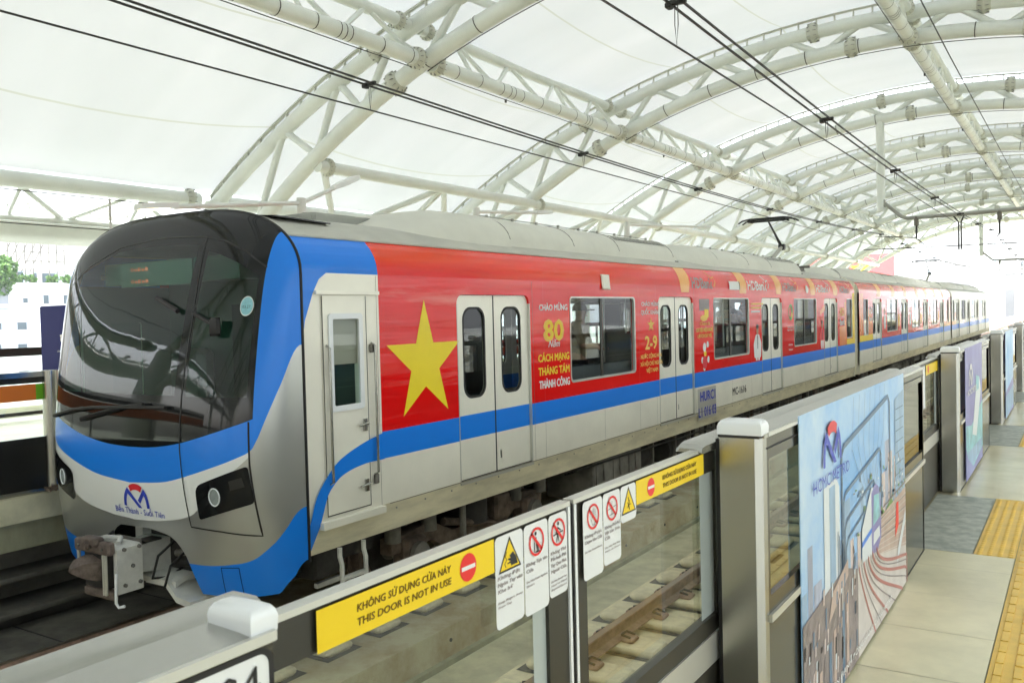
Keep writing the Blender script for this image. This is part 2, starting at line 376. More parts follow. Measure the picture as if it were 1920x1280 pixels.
# ================================================================== TRAIN
CX = -1.475
PD = [0.005207, 0.015548, -0.183826, 0.150778, 0.486844]
DZ = ([-.6, -.3, 0, .3, .6, 1, 1.5, 2.0, 2.5], [.30, .42, .50, .53, .52, .46, .38, .29, .20])
def interp(x, xs, ys):
    if x <= xs[0]: return ys[0]
    for i in range(1, len(xs)):
        if x <= xs[i]: return ys[i-1]+(ys[i]-ys[i-1])*(x-xs[i-1])/(xs[i]-xs[i-1])
    return ys[-1]
def smooth_interp(x, xs, ys):
    # Catmull-Rom through the points
    if x <= xs[0]: return ys[0]
    if x >= xs[-1]: return ys[-1]
    i = 1
    while x > xs[i]: i += 1
    x0, x1 = xs[i-1], xs[i]; t = (x-x0)/(x1-x0)
    def sl(j):
        if j == 0: return (ys[1]-ys[0])/(xs[1]-xs[0])
        if j == len(xs)-1: return (ys[-1]-ys[-2])/(xs[-1]-xs[-2])
        return (ys[j+1]-ys[j-1])/(xs[j+1]-xs[j-1])
    m0, m1 = sl(i-1)*(x1-x0), sl(i)*(x1-x0)
    return ((2*t**3-3*t*t+1)*ys[i-1]+(t**3-2*t*t+t)*m0+(-2*t**3+3*t*t)*ys[i]+(t**3-t*t)*m1)
def ztop(t): t = min(abs(t), 1.); return 1.95+.55*max(0, 1-t**3.2)**.5
def front_y(x, z):
    t = min(abs((x-CX)/1.475), 1.); zt = ztop(t); g = max(0, 1-t**5)**(1/2.3)
    q = min(1, max(0, (z-1.6)/max(1e-3, zt-1.6))); zz = max(-.6, min(2.5, z))
    return -2.65-(((PD[0]*zz+PD[1])*zz+PD[2])*zz*zz+PD[3]*zz+PD[4])*g*max(0, 1-q**3.2)**.5
def FR(u, v, w_): return (u, front_y(u, v)-w_, v)                     # on the nose
def BS(u, v, w_):                                                       # on the right body side, curving into the roof
    if v <= 1.95: return (w_, u, v)
    q = min(1, (v-1.95)/.55); t = max(0, 1-q*q)**(1/3.2); return (CX+1.475*t+w_, u, v+w_*.5)
def strip_patch(mb, lo, hi, n, fl, fr_, m, fn, w_=.004, k=6):
    """patch between v=lo..hi, left edge fl(v), right edge fr_(v)"""
    vs = []; fs = []
    for i in range(n+1):
        v = lo+(hi-lo)*i/n
        for j in range(k+1): vs.append(fn(fl(v)+(fr_(v)-fl(v))*j/k, v, w_))
    for i in range(n):
        for j in range(k): a = i*(k+1)+j; fs.append((a, a+1, a+k+2, a+k+1))
    mb.add(vs, fs, m)
def fan_patch(mb, poly, m, fn, w_=.004, rings=5, c=None):
    poly = [(poly[i][0]+(poly[(i+1) % len(poly)][0]-poly[i][0])*t/4, poly[i][1]+(poly[(i+1) % len(poly)][1]-poly[i][1])*t/4) for i in range(len(poly)) for t in (range(4) if math.hypot(poly[(i+1) % len(poly)][0]-poly[i][0], poly[(i+1) % len(poly)][1]-poly[i][1]) > .05 else (0,))]
    c = c or (sum(p[0] for p in poly)/len(poly), sum(p[1] for p in poly)/len(poly)); n = len(poly)
    vs = [fn(c[0], c[1], w_)]; fs = []
    for r_ in range(1, rings+1):
        k = r_/rings; vs += [fn(c[0]+(p[0]-c[0])*k, c[1]+(p[1]-c[1])*k, w_) for p in poly]
    for j in range(n): fs.append((0, 1+j, 1+(j+1) % n))
    for r_ in range(rings-1):
        for j in range(n): a = 1+r_*n; fs.append((a+j, a+n+j, a+n+(j+1) % n, a+(j+1) % n))
    ar = sum(poly[i][0]*poly[(i+1) % n][1]-poly[(i+1) % n][0]*poly[i][1] for i in range(n))
    if ar < 0: fs = [f[::-1] for f in fs]
    mb.add(vs, fs, m)
def ribbon(mb, pts, wd, m, fn, w_=.004, sub=6, closed=False):
    P = []
    n = len(pts)
    for i in range(n if closed else n-1):
        a, b = pts[i], pts[(i+1) % n]
        for j in range(sub): t = j/sub; P.append((a[0]+(b[0]-a[0])*t, a[1]+(b[1]-a[1])*t))
    P.append(pts[0] if closed else pts[-1])
    pl = thick(P, wd); h = len(pl)//2; Rr = pl[:h]; L = pl[h:][::-1]
    vs = [fn(*p, w_) for p in Rr]+[fn(*p, w_) for p in L]; fs = [(i, i+1, h+i+1, h+i) for i in range(h-1)]
    mb.add(vs, fs, m)
def rounded_poly(pts, r, n=4):
    out = []; N = len(pts)
    for i in range(N):
        p, a, b = Vector(pts[i]), Vector(pts[i-1]), Vector(pts[(i+1) % N])
        ri = r[i] if isinstance(r, (list, tuple)) else r
        p1 = p+(a-p).normalized()*ri; p2 = p+(b-p).normalized()*ri
        for j in range(n+1):
            t = j/n; q = p1*(1-t)**2+p*2*t*(1-t)+p2*t*t; out.append((q.x, q.y))
    return out

BOT, B0, B1, STOP = -.25, .39, .62, 1.95
def notched(ya, yb, za, zb, doors, top=None, bottom=None):
    """outline of a side band with door openings cut into its lower edge; returns list of outlines"""
    if top is None:      # doors cut the band completely
        out = []; cur = ya
        for c in doors: out.append([(cur, za), (c-.66, za), (c-.66, zb), (cur, zb)]); cur = c+.66
        out.append([(cur, za), (yb, za), (yb, zb), (cur, zb)]); return out
    p = [(ya, za)]
    for c in doors:
        r_ = .09
        p.append((c-.66, za)); p += [(c-.66+r_-r_*math.cos(R(90*i/5)), top-r_+r_*math.sin(R(90*i/5))) for i in range(6)]
        p += [(c+.66-r_+r_*math.sin(R(90*i/5)), top-r_+r_*math.cos(R(90*i/5))) for i in range(6)]; p.append((c+.66, za))
    p += [(yb, za), (yb, zb), (ya, zb)]
    return [p]

def carriage(idx, ya, yb, doors, wins, label, lead=False):
    T = empty('train_carriage', (CX, (ya+yb)/2, -1.07), label, 'train carriage', 'three coupled cars of the train')
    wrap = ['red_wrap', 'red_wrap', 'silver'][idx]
    side0 = -1.77 if lead else ya
    holes = [rrect(a, b, .79, 1.77, .05) for a, b in wins]
    b = MB()
    for sgn in (1, -1):
        fn = XP(0) if sgn > 0 else (lambda u, v, w_: (2*CX-w_, u, v))
        def plate(o, h, m, t=.05):
            if sgn > 0: b.plate(o, h, fn, m, t, mback='interior')
            else:
                k = len(b.f); b.plate(o, h, fn, m, t, mback='interior')
                b.f[k:] = [f[::-1] for f in b.f[k:]]
        def inside(o, hs): xs = [p[0] for p in o]; return [h for h in hs if min(xs) < h[0][0] < max(xs)]
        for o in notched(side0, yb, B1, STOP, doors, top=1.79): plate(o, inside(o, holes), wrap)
        for o in notched(side0, yb, B0, B1, doors): plate(o, [], 'blue')
        for o in notched(side0, yb, 0.0, B0, doors): plate(o, [], 'silver')
        if lead:
            plate([(ya, 0), (side0, 0), (side0, STOP), (ya, STOP)], [rrect(-2.36, -2.03, .88, 1.60, .02)], 'silver')
        x = 0 if sgn > 0 else 2*CX
        # lower skirt leans in a little
        q = [(x, ya, 0), (x, yb, 0), (x-sgn*.03, yb, -.10), (x-sgn*.05, yb, BOT), (x-sgn*.05, ya, BOT), (x-sgn*.03, ya, -.10)]
        fcs = [(0, 5, 2, 1), (5, 4, 3, 2)] if sgn > 0 else [(1, 2, 5, 0), (2, 3, 4, 5)]
        b.add(q, fcs, 'silver_dirty')
        b.add([(x-sgn*.05, ya, BOT), (x-sgn*.05, yb, BOT), (x-sgn*.35, yb, BOT), (x-sgn*.35, ya, BOT)], [(0, 1, 2, 3)], 'under_black')
    # roof shell
    N = 28; T1 = .903
    ts = sorted(set([math.cos(math.pi*i/N) for i in range(N+1)]+[T1, -T1]+[1-.012*k for k in range(1, 5)]+[-1+.012*k for k in range(1, 5)]), reverse=True)
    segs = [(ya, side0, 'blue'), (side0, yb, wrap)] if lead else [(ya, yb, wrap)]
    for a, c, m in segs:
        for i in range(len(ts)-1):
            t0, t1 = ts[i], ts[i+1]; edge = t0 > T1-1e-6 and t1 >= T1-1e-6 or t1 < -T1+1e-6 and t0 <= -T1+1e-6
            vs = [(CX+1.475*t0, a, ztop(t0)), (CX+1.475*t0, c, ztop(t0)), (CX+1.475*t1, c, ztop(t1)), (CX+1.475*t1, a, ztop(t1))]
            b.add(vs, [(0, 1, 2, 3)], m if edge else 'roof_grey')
    # gutter along the roof edge
    for sgn in (1, -1):
        xg = CX+sgn*(1.475*T1); b.path([(xg, ya, 2.245), (xg, yb, 2.245)], .014, 'roof_grey', 6)
    # end walls, floor, ceiling
    for y in ((yb,) if lead else (ya, yb)):
        prof = [(CX+1.475*t, y, ztop(t)) for t in ts]+[(2*CX, y, BOT), (0, y, BOT)]
        k = 1 if y == yb else -1; b.add(prof, [tuple(range(len(prof)))[::-1 if k > 0 else 1]], 'silver')
    b.box(2*CX+.05, -.05, ya+.02, yb-.02, -.06, .02, 'under_black')
    body = b.build('body_shell', T, angle=30)
    it = MB(); it.box(2*CX+.055, -.055, ya+.05, yb-.05, .024, .04, 'interior_dark'); it.box(2*CX+.3, -.3, ya+.05, yb-.05, 2.0, 2.04, 'interior')
    for sgn in (1, -1):
        xw = CX+sgn*1.40
        for a, c in wins:
            if c-a > 1:
                it.rbox(min(xw, xw-sgn*.42), max(xw, xw-sgn*.42), a-.05, c+.05, .36, .46, 'seat', .03); it.rbox(min(xw, xw-sgn*.08), max(xw, xw-sgn*.08), a-.05, c+.05, .46, .95, 'seat', .02)
                for yy in (a-.08, c+.08): it.box(min(xw, xw-sgn*.40), max(xw, xw-sgn*.40), yy-.012, yy+.012, .04, 1.3, 'interior'); it.tube((xw-sgn*.42, yy, .04), (xw-sgn*.42, yy, 2.0), .016, 'alu', 8)
                it.tube((xw-sgn*.42, a, 1.75), (xw-sgn*.42, c, 1.75), .014, 'alu', 6)
    it.build('interior_fittings', T)
    # doors: two leaves each
    for di, c in enumerate(doors):
        for sgn in (1, -1):
            X = -.028 if sgn > 0 else 2*CX+.028
            for s_ in (-1, 1):
                if sgn < 0 and not lead: continue
                u0, u1 = (c-.655, c-.010) if s_ < 0 else (c+.010, c+.655)
                fn = XP(X) if sgn > 0 else (lambda u, v, w_, X=X: (X-w_, u, v))
                L = MB(); wu = (u0+.13, u0+.49) if s_ < 0 else (u1-.51, u1-.15)
                hole = rrect(wu[0], wu[1], .79, 1.66, .12, 6)
                def pl(o, h, m, t, L=L, fn=fn, sgn=sgn):
                    k = len(L.f); L.plate(o, h, fn, m, t)
                    if sgn < 0: L.f[k:] = [f[::-1] for f in L.f[k:]]
                pl([(u0, .002), (u1, .002), (u1, B0), (u0, B0)], [], 'silver', .03); pl([(u0, B0), (u1, B0), (u1, B1), (u0, B1)], [], 'blue', .03)
                pl([(u0, B1), (u1, B1), (u1, 1.785), (u0, 1.785)], [hole], 'silver', .03)
                if s_ > 0 and sgn > 0: pl(rrect(u0+.06, u0+.09, .12, .20, .01), [], 'under_grey', 0); 
                lf = L.build('door_leaf', T)
                g = MB(); fn3 = (lambda u, v, w_, fn=fn: fn(u, v, w_+.002))
                g.plate(rrect(wu[0]-.012, wu[1]+.012, .778, 1.672, .13, 6), [rrect(wu[0]+.012, wu[1]-.012, .802, 1.648, .11, 6)], fn3, 'rubber', .01); g.build('window_seal', lf)
                g = MB(); fn3 = (lambda u, v, w_, fn=fn: fn(u, v, w_-.012)); g.plate(hole, [], fn3, 'door_glass'); g.build('window_pane', lf)
        if lead or idx:
            fr_ = MB(); fr_.box(-.004, .012, c-.665, c+.665, -.035, -.012, 'alu')
            for u in (c-.665, c+.655): fr_.box(-.03, .004, u, u+.010, 0, 1.70, 'alu')
            fr_.box(-.045, -.027, c-.0105, c+.0105, 0, 1.785, 'rubber'); fr_.build('door_frame', T)
    # passenger windows
    for a, c in wins:
        for sgn in (1, -1):
            if sgn < 0 and idx: continue
            fn = XP(.007) if sgn > 0 else (lambda u, v, w_: (2*CX-.007-w_, u, v))
            W = MB(); k = 0
            W.plate(rrect(a-.012, c+.016, .776, 1.782, .06), [rrect(a+.004, c-.022, .802, 1.764, .05)], fn, 'alu', .03)
            if sgn < 0: W.f = [f[::-1] for f in W.f]
            fr_ = W.build('window_frame', T)
            W = MB(); X = -.02 if sgn > 0 else 2*CX+.02
            W.add([(X, a, .79), (X, c, .79), (X, c, 1.77), (X, a, 1.77)], [(0, 1, 2, 3) if sgn > 0 else (3, 2, 1, 0)], 'win_glass'); W.build('window_pane', fr_)
            if c-a > 1:
                m_ = (a*.54+c*.46); W = MB(); W.box(min(X, X+sgn*.012), max(X, X+sgn*.012), m_-.03, m_+.03, .80, 1.76, 'dark_frame'); W.build('window_mullion', fr_)
    return T

D1 = [0, 4.78, 9.56, 14.34]
W1 = [(D1[i]+1.56, D1[i]+3.32+.03*i) for i in range(3)]+[(16.02, 16.64)]
c1 = carriage(0, -2.65, 16.96, D1, W1, 'front train car with blue and white nose, red star wrap and lettered advertisements', lead=True)
D2 = [20.05, 24.83, 29.61, 34.39]; W2 = [(18.1, 18.7)]+[(d_+1.56, d_+3.35) for d_ in D2[:3]]+[(36.1, 36.7)]
c2 = carriage(1, 17.54, 37.35, D2, W2, 'middle train car in red wrap between the front car and the far silver car')
D3 = [40.3, 45.08, 49.86, 54.64]; W3 = [(38.3, 38.9)]+[(d_+1.56, d_+3.35) for d_ in D3[:3]]
c3 = carriage(2, 37.9, 57.9, D3, W3, 'rearmost train car, mostly silver with a blue stripe, far down the track')

# ---- gangways and couplings between cars
for c_, y0, y1 in ((c2, 16.96, 17.54), (c3, 37.35, 37.9)):
    b = MB(); n = 7
    for i in range(n):
        a = y0+(y1-y0)*i/n; e = .03 if i % 2 else 0
        b.box(2*CX+.12+e, -.10-e, a, a+(y1-y0)/n, -.25, 2.2-e, 'silver_dirty')
    b.build('gangway_bellows', c_)

# ---- nose of the front car
XB3 = ([0, .3, .63, .98, 1.2, 1.30, 1.475], [.60, .612, .66, .75, .82, .86, .95])
XB2 = ([0, .42, .63, 1.0, 1.2, 1.30, 1.345, 1.435, 1.475], [.31, .345, .39, .50, .575, .64, .76, 1.12, 1.40])
XB1 = ([0, .36, .74, .93, 1.1, 1.27, 1.30, 1.345, 1.435, 1.475], [.005, .03, .115, .27, .42, .57, .638, .758, 1.118, 1.398])
XB0 = ([0, .74, 1.03, 1.25, 1.38, 1.44, 1.475], [-.30, -.29, -.255, -.20, -.09, .02, .16])
BOTX = ([-2.95, -2.93, -2.85, -2.6, -1.9, -1.83, -1.79, -1.70, -1.3, -1.05, -.95, -.89, -.83, -.39, -.09, -.02, 0.], [-.25, -.33, -.44, -.52, -.55, -.52, -.13, -.06, -.05, -.08, -.14, -.24, -.55, -.52, -.47, -.35, -.25])
GT = ([0, .5, .64, 1.0, 1.25, 1.475], [2.23, 2.21, 2.165, 2.05, 1.93, 1.8])
xs = set()
for i in range(61):
    c_ = math.cos(math.pi*i/60); xs.add(round(CX+1.475*math.copysign(abs(c_)**.4, c_), 4))
for e in (-2.5, -.93, -.80, -.22, CX+1.30, CX-1.30, CX+1.304, CX-1.304, -.83, -.89, -1.79, -1.83, -.86): xs.add(round(e, 4))
for i in range(40): xs.add(round(-2.7+i*.064, 4))
xs = sorted(xs)
shell = MB(); gl1 = MB(); gl2 = MB()
def col_rows(x, side_black):
    a = abs(x-CX); f = smooth_interp
    bt = interp(x, *BOTX); z0 = max(bt, f(a, *XB0)); z1 = max(z0, f(a, *XB1)); z2 = max(z1, f(a, *XB2)); zt = ztop(a/1.475)
    if side_black: z3 = max(z2, f(a, *XB3))
    else: z3 = z2
    g0 = max(z3, 1.02); g1 = max(g0, min(f(a, *GT), zt-.12)); 
    rows = []
    def seg(p, q, n, mt, cos=False):
        for i in range(n):
            t0, t1 = i/n, (i+1)/n
            if cos: t0, t1 = math.sin(t0*math.pi/2), math.sin(t1*math.pi/2)
            rows.append((p+(q-p)*t0, p+(q-p)*t1, mt))
    seg(bt, z0, 4, 'blue'); seg(z0, z1, 4, 'nose_silver'); seg(z1, z2, 4, 'nose_white'); seg(z2, z3, 5, 'blue')
    seg(z3, g0, 3, 'M'); seg(g0, g1, 14, 'G'); seg(g1, zt, 12, 'M', True)
    return rows
for i in range(len(xs)-1):
    xa, xb = xs[i], xs[i+1]; xm = (xa+xb)/2; black = abs(xm-CX) < 1.302
    ra, rb = col_rows(xa, black), col_rows(xb, black)
    for (p0, p1, mt), (q0, q1, _) in zip(ra, rb):
        if p1-p0 < 1e-5 and q1-q0 < 1e-5: continue
        tgt = shell; m = mt
        if mt in 'MG':
            m = 'mask_black' if black else 'blue'
            if mt == 'G' and black:
                if -2.5 <= xm <= -.93: tgt = gl1; m = 'shield_glass'
                elif -.80 <= xm <= -.22: tgt = gl2; m = 'shield_glass'
        if m == 'nose_white' and abs(xm-CX) > 1.28: m = 'nose_silver'
        tgt.add([FR(xa, p0, 0), FR(xb, q0, 0), FR(xb, q1, 0), FR(xa, p1, 0)], [(0, 1, 2, 3)], m)
# weld for smooth shading
def weld(mb):
    idx = {}; mp = []; nv = []
    for v in mb.v:
        k = (round(v[0], 4), round(v[1], 4), round(v[2], 4))
        if k not in idx: idx[k] = len(nv); nv.append(v)
        mp.append(idx[k])
    nf = []; nm = []
    for f, m in zip(mb.f, mb.m):
        g = []
        for a in f:
            if mp[a] not in g: g.append(mp[a])
        if len(g) > 2: nf.append(tuple(g)); nm.append(m)
    mb.v, mb.f, mb.m = nv, nf, nm
for m_ in (shell, gl1, gl2): weld(m_)
def nose_normals(o):
    c = WLOC[o.name]; ns = []; e = .004
    for v in o.data.vertices:
        x, z = v.co.x+c.x, v.co.z+c.z; x = min(-.012, max(2*CX+.012, x)); zt = ztop((x-CX)/1.475); z = min(z, zt-.03)
        dx = (front_y(x+e, z)-front_y(x-e, z))/(2*e); dz = (front_y(x, z+e)-front_y(x, z-e))/(2*e); ns.append(Vector((dx, -1, dz)).normalized())
    o.data.polygons.foreach_set('use_smooth', [True]*len(o.data.polygons)); o.data.normals_split_custom_set_from_vertices(ns)
nose = shell.build('nose_shell', c1, angle=180)
for o_ in (nose, gl1.build('windshield', nose, angle=180), gl2.build('side_windshield', nose, angle=180)): nose_normals(o_)
# dark line where the moulded nose meets the steel body, plus inner bulkhead
b = MB(); ts_ = [math.cos(math.pi*i/40) for i in range(41)]
b.path([(.003, -2.65, BOT-.02), (.003, -2.65, 1.93)]+[(CX+1.478*t, -2.65, ztop(t)+.003) for t in ts_[1:-1]]+[(2*CX-.003, -2.65, 1.9), (2*CX-.003, -2.65, BOT-.02)], .012, 'rubber', 6)
b.build('nose_joint_seal', c1)
b = MB(); b.box(2*CX+.2, -.2, -2.62, -2.60, BOT, .05, 'under_black'); b.build('bulkhead', c1)
# cab interior
b = MB(); b.box(2*CX+.08, -.08, -1.72, -1.69, .02, 2.05, 'cab_grey'); b.box(2*CX+.03, 2*CX+.035, -2.38, -2.0, .86, 1.62, 'cab_grey'); b.box(-1.9, -1.2, -1.735, -1.722, .1, 1.75, 'interior_dark')  # thin panel added over the far-side cab window to darken the windshield view
b.rbox(-2.7, -.95, -2.92, -2.35, .35, .93, 'interior_dark', .06); b.rbox(-.85, -.25, -2.75, -2.45, .35, .95, 'interior_dark', .05)
b.rbox(-2.35, -1.85, -2.15, -1.95, .5, 1.35, 'seat', .06); b.box(2*CX+.1, -.1, -2.6, -1.7, .0, .05, 'interior_dark')
b.box(-2.4, -.6, -2.72, -2.5, 1.93, 2.12, 'cab_grey'); b.build('cab_interior', c1)
b = MB(); b.box(-1.95, -1.0, -2.86, -2.84, 1.90, 2.10, 'interior'); sg = b.build('destination_display', c1)
for i_, z_ in ((0, 2.03), (1, 1.93)):
    b = MB()
    for k in range(5): text(b, 'OoEeB'[k], -1.80+k*.05, -1.765+k*.05, z_, .03, YP(-2.865), 'led_red')
    b.build('red_lettering', sg)
# wipers, mirror arms
b = MB()
for pts in ([(-2.62, .80), (-2.25, .87), (-1.95, .90), (-1.30, .925), (-.98, .93)], [(-2.10, .80), (-1.85, .86), (-1.6, .91)], [(-1.6, .91), (-1.25, .95)]):
    b.path([FR(u, v, .035) for u, v in pts], .014, 'rubber', 6)
for (u0, v0, u1, v1) in ((-2.62, .80, -2.1, .885), (-2.12, .795, -1.58, .905)): b.path([FR(u0, v0, .02), FR(u1, v1, .02)], .02, 'rubber', 6)
b.build('wiper', nose)
b = MB(); b.path([FR(-1.28, 1.79, .03), FR(-.99, 1.68, .03)], .022, 'rubber', 6); b.build('mirror_arm', nose); b = MB(); b.path([FR(-.80, 1.66, .03), FR(-.54, 1.56, .03)], .018, 'rubber', 6); b.rbox(-.56, -.44, FR(-.5, 1.5, .05)[1]-.02, FR(-.5, 1.5, .05)[1]+.02, 1.48, 1.62, 'rubber', .02)
b.build('mirror_arm', nose)
# panel seams on the nose, pale sticker, emblem and route name
b = MB()
ribbon(b, [(-.86, 2.27), (-.83, 1.6), (-.84, 1.0), (-.83, .62), (-.79, .30), (-.755, .02), (-.45, .01), (-.14, -.015), (-.165, .24), (-.19, .52), (-.20, .84)], .012, 'rubber', FR, .003)
ribbon(b, [(-.86, 2.265), (-.62, 2.215), (-.38, 2.12), (-.17, 1.99)], .014, 'rubber', FR, .003)
ribbon(b, [(-2.62, 1.98), (-2.4, 2.11), (-2.0, 2.25), (-1.5, 2.295), (-1.1, 2.285), (-.86, 2.265)], .008, 'dark_frame', FR, .003)
ribbon(b, [(-.52, -.285), (-.55, -.52)], .006, 'navy', FR, .003); ribbon(b, [(-.35, -.27), (-.365, -.50)], .006, 'navy', FR, .003); ribbon(b, [(-.52, -.285), (-.35, -.27)], .006, 'navy', FR, .003)
b.build('panel_seam', nose)
b = MB(); fan_patch(b, circle(-.285, 1.70, .058, 28, .075), 'lamp_white', FR, .004); fan_patch(b, circle(-.285, 1.70, .052, 28, .068), 'p_teal', FR, .005)
text(b, '03.27', -.318, -.252, 1.685, .022, FR, 'black_ink', .006); b.build('inspection_sticker', nose)
b = MB(); metro_logo(b, -1.405, .115, .33, .19, FR, .004)
text(b, 'Bến Thành - Suối Tiên', -1.70, -1.06, .055, .048, FR, 'logo_blue', .004); b.build('metro_emblem', nose)
for sgn in (1, -1):
    f = lambda pts: [(x if sgn > 0 else 2*CX-x, z) for x, z in pts]
    poly = rounded_poly([(-.665, .345), (-.20, .515), (-.165, .235), (-.645, .085)], [.07, .03, .03, .03])
    b = MB(); fan_patch(b, f(poly), 'mask_black', FR, .007, 9); hl = b.build('headlight', nose)
    b = MB(); cx_, cz_ = (-.47 if sgn > 0 else 2*CX+.47), .275
    fan_patch(b, circle(cx_, cz_, .046, 24, .062), 'headlamp', FR, .012, 3); b.path([FR(cx_+.049*math.cos(a_), cz_+.066*math.sin(a_), .012) for a_ in [2*math.pi*k/24 for k in range(24)]], .005, 'cap_white', 6, closed=True)
    b.build('lamp_lens', hl)
    b = MB(); fan_patch(b, f([(-.34, .40), (-.24, .43), (-.22, .36), (-.33, .33)]), 'door_black', FR, .010, 2); b.build('tail_lamp', hl)
# coupler
b = MB()
b.loft([[(-1.60+dx, y, -.30+dz) for dx, dz in ((0, -hz), (w2, -hz), (w2, hz), (0, hz))] for y, w2, hz in ((-2.7, .25, .11), (-3.0, .25, .13), (-3.22, .22, .10))], 'coupler_grey')
b.rbox(-1.66, -1.28, -3.42, -3.20, -.48, -.14, 'coupler_grey', .02)
b.box(-1.30, -1.26, -3.44, -3.22, -.50, -.15, 'coupler_grey'); shank = None
cp = b.build('coupler', c1)
b = MB(); b.rbox(-1.74, -1.27, -3.50, -3.44, -.19, -.09, 'coupler_rust', .015); b.rbox(-1.60, -1.40, -3.53, -3.44, -.13, -.06, 'coupler_rust', .02); 
b.tube((-1.50, -3.53, -.12), (-1.50, -3.56, -.12), .03, 'coupler_rust', 10); b.build('face_plate', cp); b = MB(); b.rbox(-1.66, -1.27, -3.48, -3.42, -.54, -.47, 'coupler_rust', .015); b.build('face_plate', cp)
b = MB(); b.loft([[(x+dx*k, y, z+dz*k) for dx, dz in ((-.09, -.05), (.09, -.09), (.10, .06), (-.05, .10))] for x, y, z, k in ((-1.47, -3.42, -.31, .9), (-1.50, -3.52, -.30, 1.0), (-1.52, -3.61, -.29, .7), (-1.53, -3.66, -.29, .25))], 'coupler_rust')
b.box(-1.64, -1.34, -3.47, -3.42, -.46, -.18, 'under_black'); b.build('knuckle', cp)
b = MB(); b.tube((-1.33, -3.49, -.19), (-1.33, -3.49, -.50), .012, 'alu', 8); b.tube((-1.36, -3.49, -.19), (-1.36, -3.49, -.50), .012, 'alu', 8); b.tube((-1.72, -3.47, -.19), (-1.72, -3.47, -.30), .014, 'alu', 8)
b.path([(-1.26, -3.45, -.33), (-1.255, -3.46, -.40), (-1.26, -3.46, -.56), (-1.24, -3.45, -.59), (-1.20, -3.43, -.58)], .012, 'cap_white', 8)
b.path([(-1.62, -3.38, -.13), (-1.55, -3.34, -.105), (-1.42, -3.30, -.105), (-1.36, -3.36, -.13)], .022, 'coupler_grey', 8); b.build('uncoupling_lever', cp)
b = MB(); b.loft([[(-1.62, y, z), (-1.02, y, z), (-1.02, y, z+.045), (-1.62, y, z+.045)] for y, z in ((-2.65, -.48), (-3.02, -.47), (-3.10, -.50))], 'coupler_grey')
b.loft([[(x, -3.14, z), (x, -2.85, z), (x, -2.85, z+.05), (x, -3.14, z+.05)] for x, z in ((-1.35, -.49), (-1.10, -.49), (-.97, -.60), (-.80, -.62))], 'coupler_grey'); b.build('coupler_support', cp)
b = MB(); b.box(-2.2, -.6, -2.9, -2.62, -.62, .1, 'under_black'); b.tube((-1.2, -2.95, -.28), (-.95, -2.92, -.24), .03, 'under_grey', 8); b.tube((-1.15, -2.95, -.36), (-.92, -2.9, -.34), .025, 'under_black', 8)
b.box(-1.70, -1.60, -2.98, -2.85, -.2, -.08, 'coupler_grey'); b.build('draft_gear', c1)
b = MB()
for dx, z0, dy in ((-.32, -.05, .0), (-.40, -.10, .04), (.34, -.12, .0), (.42, -.20, .05)):
    b = MB(); b.path([(CX+dx, -2.95+dy, z0), (CX+dx*1.05, -3.18+dy, z0-.12), (CX+dx*.9, -3.20+dy, z0-.30), (CX+dx*.8, -3.02+dy, z0-.34), (CX+dx*.8, -2.8, z0-.25)], .011, 'rubber', 8); b.build('brake_hose', c1)
b = MB()
for y_, z_ in ((-3.25, -.16), (-3.38, -.16), (-3.25, -.44), (-3.38, -.44), (-3.31, -.30)): b.path([(-1.262, y_, z_), (-1.245, y_, z_)], .016, 'under_grey', 6)
for x_ in (-1.66, -1.50, -1.34): b.path([(x_, -3.51, -.14), (x_, -3.52, -.14)], .013, 'under_grey', 6)
b.box(-1.45, -1.32, -3.15, -3.0, -.17, -.155, 'under_black'); b.box(-1.62, -1.30, -3.21, -3.195, -.46, -.12, 'under_grey'); b.build('bolt_row', cp)

# ---- cab side door with rails, handles and sill
b = MB(); b.box(.003, .030, -2.52, -1.79, 1.78, 1.81, 'silver'); b.build('door_hood', c1)
b = MB(); b.plate([(-2.44, .04), (-1.95, .04), (-1.95, 1.765), (-2.44, 1.765)], [rrect(-2.36, -2.03, .88, 1.60, .02)], XP(.012), 'silver', .015)
cdv = b.build('cab_door', c1)
b = MB(); b.plate(rrect(-2.39, -2.00, .85, 1.63, .03), [rrect(-2.345, -2.045, .895, 1.585, .015)], XP(.026), 'cap_white', .02); b.build('window_frame', cdv)
b = MB(); b.add([(.008, -2.36, .88), (.008, -2.03, .88), (.008, -2.03, 1.6), (.008, -2.36, 1.6)], [(0, 1, 2, 3)], 'win_glass'); b.build('window_pane', cdv)
b = MB(); b.box(-.03, -.02, -2.36, -2.03, 1.22, 1.6, 'shade'); b.build('roller_blind', cdv)
b = MB()
for z_ in (.71, .21): b.box(.015, .03, -2.02, -1.98, z_-.05, z_+.05, 'stainless'); b.tube((.04, -2.09, z_), (.04, -1.97, z_+.012), .010, 'stainless', 8)
b.build('door_handle', cdv)
b = MB()
for u_ in (-2.448, -1.947): ribbon(b, [(u_, .03), (u_, 1.77)], .008, 'rubber', XP(0), .0130)
ribbon(b, [(-2.45, .035), (-1.945, .035)], .008, 'rubber', XP(0), .0130); b.build('door_seal', cdv)
for u_ in (-2.41, -1.88):
    b = MB(); b.path([(.005, u_, .28), (.045, u_, .30), (.045, u_, 1.36), (.005, u_, 1.38)], .011, 'stainless', 8)
    if u_ > -2: b.rbox(.003, .03, u_-.03, u_+.02, 1.30, 1.37, 'under_grey', .006); b.rbox(.003, .03, u_-.02, u_+.03, .2, .28, 'under_grey', .006)
    b.build('grab_rail', c1)
b = MB(); b.box(-.002, .05, -2.53, -1.80, -.055, .0, 'silver'); b.build('door_sill', c1)
